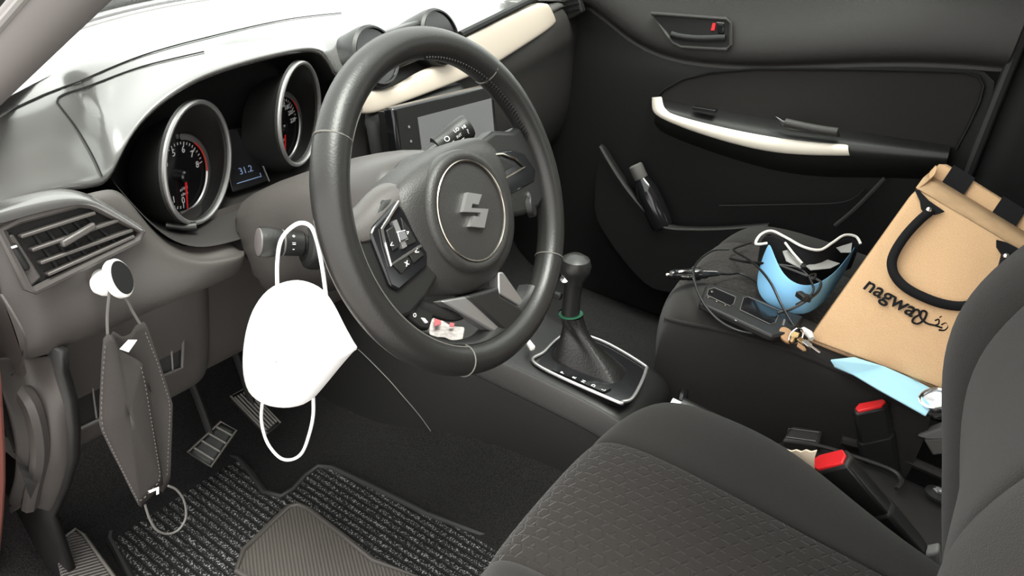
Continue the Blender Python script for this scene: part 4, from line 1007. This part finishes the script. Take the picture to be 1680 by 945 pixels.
fr_ = thing('foot_rest', 'ribbed grey foot rest left of the floor mat', 'foot rest', at(130, 920, Z=.03))
fq = ((88, 895), (124, 868), (138, 878), (190, 950), (170, 1000), (110, 1000))
obj('rest_plate', prism([at(*q, Z=.06) for q in fq], -.05, (0, 0, 1)), MATS['foot_ribs'], fr_, bevel=.004)
obj('rest_edge', tube([at(*q, Z=.061) for q in fq[:4]], .0025, 6), MATS['pedal_trim'], fr_)
# ================================================================== jute bag leaning on the passenger seat
bA = at(1325, 557, Z=.372); bB = at(1552, 642, Z=.372); bT = at(1502, 308, X=.345)
e1 = (bB-bA).normalized(); e2v = bT-bA; e2v = e2v-e1*e2v.dot(e1)*.0
bn = e1.cross(e2v).normalized()
if bn.dot(CAM-bA) < 0: bn = -bn
def bp(px, py, o=0): return atp(px, py, bA+bn*o, bn)
bag = thing('tote_bag', 'tan jute tote bag with black handles and printed lettering on passenger seat', 'bag', (bA+bB)/2)
# front panel corners on the bag plane
c00, c01 = bA, bp(1502, 308)
wv = bp(1660, 402)-c01
Wd = .245
topd = wv.normalized(); botd = (bp(1552, 642)-bA).normalized()
c11 = c01+topd*Wd; c10 = c00+botd*Wd
def pan(u, v): return (c00.lerp(c10, u)).lerp(c01.lerp(c11, u), v)
rows = []
NU, NV = 12, 12
for j in range(NV+1):
    row = []
    for i in range(NU+1):
        u, v = i/NU, j/NV
        bl = .016*math.sin(math.pi*u)*math.sin(math.pi*(v*.9+.05))+.003*math.sin(9*u+5*v)*math.sin(math.pi*u)*math.sin(math.pi*v)
        row.append(pan(u, v)+bn*bl)
    rows.append(row)
fp = obj('front_panel', grid(rows), MATS['jute'], bag, subsurf=1, solid=.002)
def bsurf(px, py, o=0):
    p = bp(px, py)
    # approximate bulge for the plane point
    d = p-c00; v = max(0, min(1, d.dot((c01-c00).normalized())/(c01-c00).length)); u = max(0, min(1, d.dot(e1)/Wd))
    return atp(px, py, bA+bn*(.016*math.sin(math.pi*u)*math.sin(math.pi*(v*.9+.05))+o), bn)
back = -bn
tk = .060
# rear panel, a little taller
r01 = bp(1541, 258, -tk); r11 = r01+(bp(1672, 340, -tk)-r01).normalized()*Wd*1.02
r00 = c00+back*tk; r10 = c10+back*tk
def rpan(u, v): return (r00.lerp(r10, u)).lerp(r01.lerp(r11, u), v)
rows = [[rpan(i/8, j/8)+back*(.010*math.sin(math.pi*i/8)*math.sin(math.pi*j/8)) for i in range(9)] for j in range(9)]
rp = obj('rear_panel', grid(rows), MATS['jute'], bag, subsurf=1, solid=.002)
# side gussets folded inwards, and bottom
for u in (0, 1):
    rows = [[pan(u, j/8), (pan(u, j/8)+rpan(u, j/8))*.5+(e1 if u == 0 else -e1)*(.018*j/8), rpan(u, j/8)] for j in range(9)]
    obj('gusset', grid(rows), MATS['jute'], bag, subsurf=1, solid=.0015)
obj('bag_bottom', grid([[pan(i/6, 0), (pan(i/6, 0)+rpan(i/6, 0))*.5, rpan(i/6, 0)] for i in range(7)]), MATS['jute'], bag, solid=.0015)
# inner lining strip that shows at the mouth
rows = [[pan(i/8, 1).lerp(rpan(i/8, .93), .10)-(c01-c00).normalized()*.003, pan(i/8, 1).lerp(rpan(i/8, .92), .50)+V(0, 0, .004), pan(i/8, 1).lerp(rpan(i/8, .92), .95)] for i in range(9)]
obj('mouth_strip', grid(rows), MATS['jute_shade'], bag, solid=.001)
# black squares on the rear panel band
for q in (((1561, 288), (1578, 272), (1600, 293), (1586, 318)), ((1655, 362), (1672, 338), (1700, 354), (1682, 380))):
    a = []
    pass
rw = (r11-r01).normalized(); rdn = (r00-r01).normalized()
for s0, s1 in ((.075, .185), (.325, .435), (.575, .685), (.825, .935)):
    lp = [r01+rw*(s0*.36), r01+rw*(s1*.36), r01+rw*(s1*.36)+rdn*.036, r01+rw*(s0*.36)+rdn*.036]
    if s1*.36 < Wd*1.02: obj('black_patch', prism([p+bn*.0035 for p in lp], .0008, bn), MATS['black_cloth'], rp)
# handle with leather tabs
hpts = [bsurf(*q, .010) for q in ((1528, 345), (1508, 362), (1486, 386), (1469, 412), (1463, 432), (1468, 452), (1484, 470), (1510, 485), (1545, 498), (1580, 502), (1612, 492), (1635, 468), (1646, 440), (1652, 418))]
obj('handle', tube(smooth_pts(hpts, 4), .0072, 10), MATS['black_cloth'], bag)
hp2_ = [rpan(u, v)+bn*o for u, v, o in ((.28, .97, .004), (.28, .86, .008), (.36, .74, .012), (.5, .70, .014), (.64, .74, .012), (.72, .86, .008), (.72, .97, .004))]
for q, kq in ((((1500, 311), (1508, 313), (1524, 330), (1550, 348), (1534, 353), (1518, 352), (1511, 344), (1509, 331)), (1524, 344)),
              (((1634, 394), (1650, 398), (1679, 413), (1668, 421), (1652, 424), (1642, 418), (1634, 406)), (1651, 420))):
    tb = obj('handle_tab', prism([bsurf(*p, .004) for p in q], .003, bn), MATS['black_cloth'], bag, bevel=.001)
    obj('rivet', lathe([(.0042, 0), (.0035, .002), (0, .003)], bsurf(*kq, .017), bn, 12), MATS['chrome'], tb)
# lettering
tx = (bsurf(1530, 530)-bsurf(1435, 474)).normalized(); ty = bn.cross(tx)
gs = [text_geo('nagwa', .033, bsurf(1461, 488, .003), tx, ty, .0004, bold=.0005)]
obj('lettering', merge(*gs), MATS['black_cloth'], bag, smooth=False)
def swirl(qs, r): return tube(smooth_pts([bsurf(*q, .0035) for q in qs], 5), r, 6)
obj('flourish', merge(swirl(((1497, 510), (1506, 508), (1508, 516), (1500, 521), (1497, 528), (1506, 531), (1516, 524), (1520, 513), (1513, 510), (1510, 520), (1520, 530), (1534, 534), (1546, 538)), .0015),
    swirl(((1534, 526), (1540, 524), (1540, 531), (1533, 534)), .0012), swirl(((1544, 533), (1552, 530), (1555, 536), (1549, 542), (1540, 541)), .0014), swirl(((1541, 521), (1545, 519)), .0012), swirl(((1551, 524), (1556, 523)), .0012)), MATS['black_cloth'], bag)

# ================================================================== things on the passenger seat
SZ = .373
def sp(px, py, h=0): return at(px, py, Z=SZ+h)
# black device lying on the cushion
dvq = ((1150, 490), (1147, 496), (1268, 551), (1303, 545), (1320, 519), (1276, 503), (1238, 487), (1166, 466), (1157, 469))
dv = thing('handheld_recorder', 'flat black handheld gadget with glossy windows on passenger seat', 'gadget', sp(1230, 510))
obj('casing', prism([sp(*q, .016) for q in dvq], -.014, (0, 0, 1)), MATS['black_plastic'], dv, bevel=.004)
obj('lens_window', prism([sp(*q, .0172) for q in ((1162, 475), (1172, 472), (1207, 487), (1204, 498), (1198, 502), (1160, 484))], -.002, (0, 0, 1)), MATS['gloss_black'], dv)
obj('touch_panel', prism([sp(*q, .0168) for q in ((1220, 488), (1228, 487), (1280, 510), (1272, 529), (1264, 532), (1214, 508))], -.002, (0, 0, 1)), MATS['gloss_black'], dv)
obj('panel_line', tube([sp(*q, .0172) for q in ((1220, 488), (1228, 487), (1280, 510), (1272, 529), (1264, 532), (1214, 508))], .0006, 5, closed=True), MATS['side_bolster_grey'], dv)
obj('window_line', tube([sp(*q, .0174) for q in ((1162, 475), (1172, 472), (1207, 487), (1204, 498), (1198, 502), (1160, 484))], .0006, 5, closed=True), MATS['side_bolster_grey'], dv)
for q in ((1168, 478), (1162, 487), (1176, 494), (1190, 500)):
    obj('sensor', lathe([(.0028, 0), (.0024, .001), (0, .001)], sp(*q, .0172), (0, 0, 1), 12), MATS['dim_chrome'], dv)
obj('side_key', prism([sp(*q, .014) for q in ((1171, 504), (1173, 508), (1209, 526), (1210, 521))], -.008, (0, 0, 1)), MATS['satin_silver'], dv, bevel=.001)
obj('logo_mark', prism([sp(*q, .0172) for q in ((1283, 533), (1286, 534), (1289, 524), (1286, 523))], -.001, (0, 0, 1)), MATS['side_bolster_grey'], dv)
# lighter-socket plug
pg = thing('lighter_plug', 'black and chrome lighter-socket plug at front of the passenger seat', 'plug', sp(1130, 450))
a, b = sp(1092, 451, .014), sp(1180, 449, .014); dd = (b-a); L = dd.length
obj('contact_tip', lathe([(.002, 0), (.0035, .002), (.0035, L*.06), (.006, L*.07)], a, dd, 16), MATS['dim_chrome'], pg)
obj('plug_body', lathe([(.006, L*.06), (.0085, L*.10), (.0085, L*.14), (.0105, L*.15), (.0105, L*.40), (.0115, L*.41), (.0115, L*.52), (.012, L*.53), (.012, L*.62), (.008, L*.64)], a, dd, 24), MATS['gloss_black'], pg)
obj('spring_contact', tube([a+dd*.18+V(-.003, -.006, .0085), a+dd*.28+V(-.003, -.007, .011), a+dd*.40+V(-.003, -.006, .0085)], .0022, 6), MATS['chrome'], pg)
obj('spring_contact', tube([a+dd*.22+V(-.006, -.010, .002), a+dd*.32+V(-.007, -.013, .002), a+dd*.42+V(-.006, -.010, .002)], .0022, 6), MATS['chrome'], pg)
obj('end_sleeve', lathe([(.0085, L*.62), (.0085, L*.76), (.006, L*.80), (.004, L*1.0)], a, dd, 18), MATS['satin_silver'] if False else MATS['black_plastic'], pg)
obj('sleeve_bar', tube([a+dd*.66+V(-.004, -.003, .0085), a+dd*.94+V(-.003, -.002, .006)], .0015, 6), MATS['satin_silver'], pg)
# cables
def cable(name, label, qs, r=.0022):
    return one(name, tube(smooth_pts([sp(x, y, h) for x, y, h in qs], 6), r, 8), MATS['cable'], label, 'cable')
cable('power_cable', 'thin black cable looping round the plug and under the gadget', ((1196, 409, .020), (1170, 411, .016), (1148, 426, .012), (1138, 444, .026), (1142, 470, .022), (1156, 500, .018), (1180, 526, .006), (1210, 542, .003), (1240, 548, .003)))
cable('power_cable', 'black cable running from plug across seat to the blue mask', ((1180, 449, .012), (1196, 450, .006), (1215, 449, .004), (1240, 462, .004), (1252, 480, .006), (1258, 492, .006)))
cable('power_cable', 'long black cable crossing the blue mask down to the keys', ((1232, 398, .012), (1205, 408, .008), (1208, 414, .014), (1225, 424, .030), (1245, 440, .045), (1265, 465, .048), (1282, 500, .030), (1296, 525, .020), (1308, 544, .010)))
cable('power_cable', 'black cable bundle tied with a clip over the blue mask', ((1198, 424, .010), (1225, 430, .024), (1262, 433, .052), (1290, 440, .060), (1322, 452, .060), (1345, 462, .056), (1342, 478, .052), (1325, 492, .048), (1300, 506, .030), (1276, 514, .020)), .0026)
cable('power_cable', 'black cable loop lying inside the blue mask', ((1275, 434, .058), (1310, 440, .062), (1332, 458, .060), (1338, 450, .062), (1328, 454, .062), (1335, 474, .058), (1326, 488, .052), (1306, 500, .034)), .0020)
one('cable_clip', merge(box(sp(1316, 486, .060), (.012, .020, .010), (V(.8, -.6, 0), V(.6, .8, 0), V(0, 0, 1))), box(sp(1325, 489, .058), (.008, .012, .012))), MATS['black_plastic'], 'small black clip holding the cables over the blue mask', 'clip', bevel=.002)
# blue cloth mask with dark inside
mk = thing('cloth_mask', 'light blue cloth mask lying open with dark lining on passenger seat', 'face mask', sp(1320, 460))
near_rim = [(1262, 396, .085), (1272, 424, .070), (1284, 448, .062), (1302, 464, .058), (1326, 470, .056), (1350, 462, .058), (1374, 444, .062), (1394, 418, .070), (1409, 396, .080)]
low = [(1250, 425, .045), (1238, 462, .004), (1246, 490, .002), (1268, 505, .002), (1300, 516, .002), (1322, 518, .002), (1350, 502, .002), (1378, 462, .008), (1410, 404, .060)]
rows = []
for n_, l_ in zip(near_rim, low):
    a_, b_ = sp(*n_), sp(*l_); rows.append([a_, a_.lerp(b_, .33)+V(-.004, 0, .004), a_.lerp(b_, .7)+V(-.006, 0, .004), b_])
obj('outer_shell', grid(rows), MATS['mask_blue'], mk, subsurf=2, solid=.0015)
far_rim = [(1258, 399, .090), (1240, 400, .090), (1248, 385, .094), (1266, 379, .096), (1290, 390, .094), (1318, 405, .090), (1345, 410, .088), (1366, 398, .092), (1385, 386, .096), (1404, 388, .094), (1412, 400, .086)]
fr2 = [sp(*q) for q in far_rim]
rows = []
nr2 = [sp(x, y, h-.004) for x, y, h in near_rim]
for k in range(9):
    fpt = fr2[2:][k] if k < 9 else fr2[-1]
    npt = nr2[k]; mid = (fpt+npt)*.5; mid.z = SZ+.018
    rows.append([fpt, fpt.lerp(mid, .5)+V(.004, 0, -.012), mid, mid.lerp(npt, .6)+V(0, 0, -.004), npt])
obj('lining', grid(rows), MATS['black_cloth'], mk, subsurf=1, solid=.001)
obj('white_edging', tube(smooth_pts(fr2, 5), .0024, 8), MATS['elastic_white'], mk)
for qs in (((1284, 412, .070), (1298, 408, .070), (1318, 432, .056), (1314, 440, .055), (1290, 428, .060)), ((1322, 436, .055), (1352, 424, .058), (1378, 432, .056), (1362, 440, .054), (1330, 443, .054)), ((1372, 406, .075), (1398, 398, .078), (1396, 414, .072), (1380, 414, .072))):
    obj('grey_patch', prism([sp(x, y, h+.006) for x, y, h in qs], -.001, (0, 0, 1)), MATS['grey_cloth'], mk)
obj('ear_strap', tube([sp(1288, 398, .086), sp(1300, 414, .078), sp(1316, 432, .068)], .0022, 6), MATS['elastic_white'], mk)
obj('strap_adjuster', box(sp(1318, 436, .068), (.012, .008, .004)), MATS['black_plastic'], mk, bevel=.001)
# keys
ke = thing('key_bunch', 'bunch of brass and steel keys with tan fob beside the bag corner', 'keys', sp(1305, 558))
obj('fob', lathe([(.011, 0), (.0115, .002), (.0115, .004), (0, .005)], sp(1290, 552, .010), (-.3, -.2, 1), 18, sx=1.4), MATS['leather_tan'], ke)
obj('ring', tube(ring_arc(sp(1306, 552, .020), V(.6, -.6, .4).normalized(), V(.3, .3, .9).normalized(), .012, 0, 2*math.pi, 24)[:-1], .0012, 6, closed=True), MATS['chrome'], ke)
for (x0, y0), (x1, y1), m_ in (((1305, 546), (1298, 562), 'brass'), ((1310, 556), (1330, 572), 'brass'), ((1318, 560), (1345, 580), 'steel'), ((1308, 566), (1322, 576), 'leather_tan')):
    a_, b_ = sp(x0, y0, .020), sp(x1, y1, .014); d_ = (b_-a_).normalized(); s_ = d_.cross(V(0, 0, 1)).normalized()
    obj('key', prism([a_+s_*.006, a_+d_*.012+s_*.006, a_+d_*.014+s_*.0025, b_+s_*.002, b_-s_*.002, a_+d_*.014-s_*.0025, a_+d_*.012-s_*.006, a_-s_*.006], .0022, (0, 0, 1)), MATS[m_], ke, bevel=.0006)
# pale blue packet under the bag and silver tin
tq = ((1362, 592), (1400, 588), (1450, 604), (1500, 626), (1532, 642), (1528, 668), (1518, 684), (1490, 668), (1440, 640), (1400, 616), (1370, 602))
one('tissue_packet', prism([at(*q, Z=.3665+.012*(i % 2 == 0)*(i < 6)+.004*(i % 3)) for i, q in enumerate(tq)], .003, (0, 0, 1)), MATS['packet_blue'], 'pale blue crinkled packet poking out under the jute bag', 'packet', bevel=.001)
tn = thing('steel_tin', 'round silver tin wedged between packet and passenger seat back', 'tin', at(1536, 672, Z=.37))
obj('tin_body', lathe([(.020, 0), (.022, .003), (.022, .018), (.020, .021), (.017, .021), (.016, .018), (0, .016)], at(1536, 670, Z=.366), (-.3, .3, .9), 28), MATS['steel'], tn)
obj('tin_rim', tube(ring_arc(at(1536, 670, Z=.366)+V(-.3, .3, .9).normalized()*.021, V(.95, 0, .31).normalized(), V(-.09, .95, -.3).normalized(), .0195, 0, 2*math.pi, 28)[:-1], .0016, 6, closed=True), MATS['chrome'], tn)
one('white_stub', tube([sp(1318, 541, .012), sp(1328, 548, .016), sp(1332, 556, .014)], [.005, .006, .004], 10), MATS['paper'], 'small white scrap under the lower left bag corner', 'scrap')

# ================================================================== masks hanging at the dash
# white cup mask hung on the indicator stalk
MX = -.475
wm = thing('white_mask', 'white cup face mask hanging by its loop from the indicator stalk', 'face mask', at(480, 560, X=MX))
olq = [(480, 460), (448, 470), (425, 492), (411, 525), (404, 562), (404, 605), (414, 638), (436, 657), (462, 665), (488, 664), (512, 655), (535, 630), (558, 602), (578, 579), (586, 571), (581, 562), (566, 535), (548, 500), (530, 476), (506, 463)]
oc = V(482, 565, 0)
def wmp(q, s, h):
    x, y = oc.x+(q[0]-oc.x)*s, oc.y+(q[1]-oc.y)*s
    return at(x, y, X=MX+.06*((x-500)/90)*0)+V(-h, -h*.35, 0)
for sgn, nm in ((1, 'front_shell'), (-1, 'back_shell')):
    ob = smooth_pts([V(q[0], q[1], 0) for q in olq], 3, True)
    rows = []
    for s, h in ((1.0, 0), (.97, .008), (.88, .018), (.70, .028), (.45, .034), (.2, .036), (.01, .036)):
        rows.append([wmp(p, s, h*sgn*(1 if sgn > 0 else .35)) for p in ob])
    obj(nm, grid(rows, closed=True), MATS['mask_white'], wm)
obj('nose_seam', tube(smooth_pts([wmp(q, 1, .002) for q in ((585, 571), (572, 566), (560, 560))]), .0015, 6), MATS['mask_white'], wm)
hpk = (sb+sa*(SL*.42))
up_l = smooth_pts([at(455, 470, X=MX-.008), at(454, 440, X=MX-.004), at(456, 424, X=MX), hpk+V(-.003, -.012, .006), hpk+V(.006, .0, .0165), hpk+V(.004, .006, .015), at(520, 400, X=MX+.03), at(530, 440, X=MX+.012), at(535, 482, X=MX)], 5)
obj('ear_loop', tube(smooth_pts([at(*q, X=x_) for q, x_ in (((455, 472), MX-.006), ((455, 430), MX-.004), ((462, 392), MX-.012), ((486, 368), MX-.010), ((508, 370), MX-.004), ((520, 395), MX), ((529, 440), MX), ((535, 484), MX))], 6), .0022, 8), MATS['elastic_white'] if False else MATS['mask_white'], wm)
obj('ear_loop', tube(smooth_pts([at(*q, X=MX) for q in ((431, 655), (429, 690), (438, 725), (458, 750), (478, 754), (496, 742), (508, 710), (514, 680), (514, 652))], 6), .0022, 8), MATS['mask_white'], wm)
# magnetic holder with the black mask
hkC = at(186, 456, Y=.258)
hk = thing('magnetic_holder', 'round magnetic phone holder with chrome rim stuck below the side vent', 'phone holder', hkC)
b1_ = at(165, 461, Y=.266)
obj('ball_mount', lathe([(0, -.013), (.009, -.010), (.0125, -.004), (.0132, 0), (.0125, .004), (.009, .010), (0, .013)], b1_+V(0, -.008, 0), V(.6, -.7, .2), 24), MATS['holder_white'], hk)
obj('mount_base', lathe([(.010, -.004), (.010, .002), (.007, .005), (0, .005)], V(b1_.x+.004, .270, b1_.z), V(0, -1, .1), 24), MATS['holder_white'], hk)
fN = V(.62, -.72, .30).normalized(); fC = at(198, 456, Y=.240)
obj('magnet_disc', lathe([(.006, -.016), (.010, -.010), (.0175, -.007), (.019, -.005)], fC, fN, 36), MATS['holder_white'], hk)
obj('chrome_rim', lathe([(.019, -.007), (.0204, -.005), (.0204, .000), (.0185, .0018)], fC, fN, 36), MATS['holder_white'], hk)
obj('rubber_face', lathe([(.0182, .0005), (.0175, .0024), (0, .0026)], fC, fN, 36), MATS['matte_black'], hk)
BY = .235
bmk = thing('black_mask', 'folded black face mask hanging from the magnetic phone holder', 'face mask', at(220, 690, Y=BY))
def bmp(q, dy=0): return at(*q, Y=BY+dy)
frq = [(170, 556), (184, 550), (191, 562), (198, 575), (216, 585), (232, 595), (236, 608), (250, 690), (267, 782), (264, 798), (250, 813), (235, 827), (227, 829), (200, 775), (166, 707), (163, 680), (165, 620)]
bkq = [(180, 552), (200, 552), (214, 547), (222, 534), (235, 528), (243, 539), (262, 594), (281, 654), (283, 672), (281, 740), (279, 782), (272, 799), (258, 802), (235, 700)]
def leaf(name, q, dy, bulge):
    c = V(sum(a for a, b in q)/len(q), sum(b for a, b in q)/len(q), 0)
    ob = smooth_pts([V(a, b, 0) for a, b in q], 2, True)
    rows = [[at(c.x+(p.x-c.x)*s, c.y+(p.y-c.y)*s, Y=BY+dy-bulge*(1-s*s)) for p in ob] for s in (1, .9, .7, .45, .2, .01)]
    return obj(name, grid(rows, closed=True), MATS['mask_black'], bmk, solid=.0012)
leaf('back_panel', bkq, .010, -.006); fp_ = leaf('front_panel', frq, 0, .008)
def stitches(q, dy, par, step=.0052):
    path = [at(*p, Y=BY+dy) for p in q]; gs = []
    for a_, b_ in zip(path, path[1:]):
        n_ = max(1, int((b_-a_).length/step)); d_ = (b_-a_)/n_
        for i in range(n_): gs.append(tube([a_+d_*(i+.15), a_+d_*(i+.6)], .00055, 4))
    o = obj('edge_stitching', merge(*gs), MATS['elastic_grey'], par); return o
cF = V(212, 690, 0)
def inset(q, c, k): return [(c.x+(x-c.x)*k, c.y+(y-c.y)*k) for x, y in q]
stitches(inset([(232, 597), (238, 620), (250, 690), (265, 782), (262, 797), (235, 826), (227, 828), (200, 775), (167, 707), (164, 680), (166, 620), (171, 558)], cF, .955), -.0035, fp_)
stitches([(238, 545), (258, 594), (277, 656), (279, 675), (276, 740), (274, 782)], .0075, fp_)
obj('care_tag', prism([bmp(q, -.010) for q in ((197, 573), (211, 558), (225, 558), (211, 578))], .0008, (0, 1, 0)), MATS['mask_white'], bmk)
obj('care_tag', prism([bmp(q, -.008) for q in ((243, 806), (261, 799), (261, 810), (257, 812), (257, 804), (246, 809))], .0008, (0, 1, 0)), MATS['paper'], bmk)
obj('ear_loop', tube(smooth_pts([bmp((177, 556), .002), bmp((176, 520), .003), bmp((179, 485), .002), fC+V(-.012, .004, -.010), fC+V(-.010, .010, .008), bmp((206, 490), .010), bmp((218, 512), .010), bmp((230, 532), .010)], 6), .0015, 6), MATS['elastic_grey'], bmk)
obj('ear_loop', tube(smooth_pts([bmp(q, .004) for q in ((238, 828), (246, 852), (258, 870), (276, 876), (294, 868), (305, 848), (302, 822), (290, 804), (276, 797))], 6), .0014, 6), MATS['elastic_grey'], bmk)
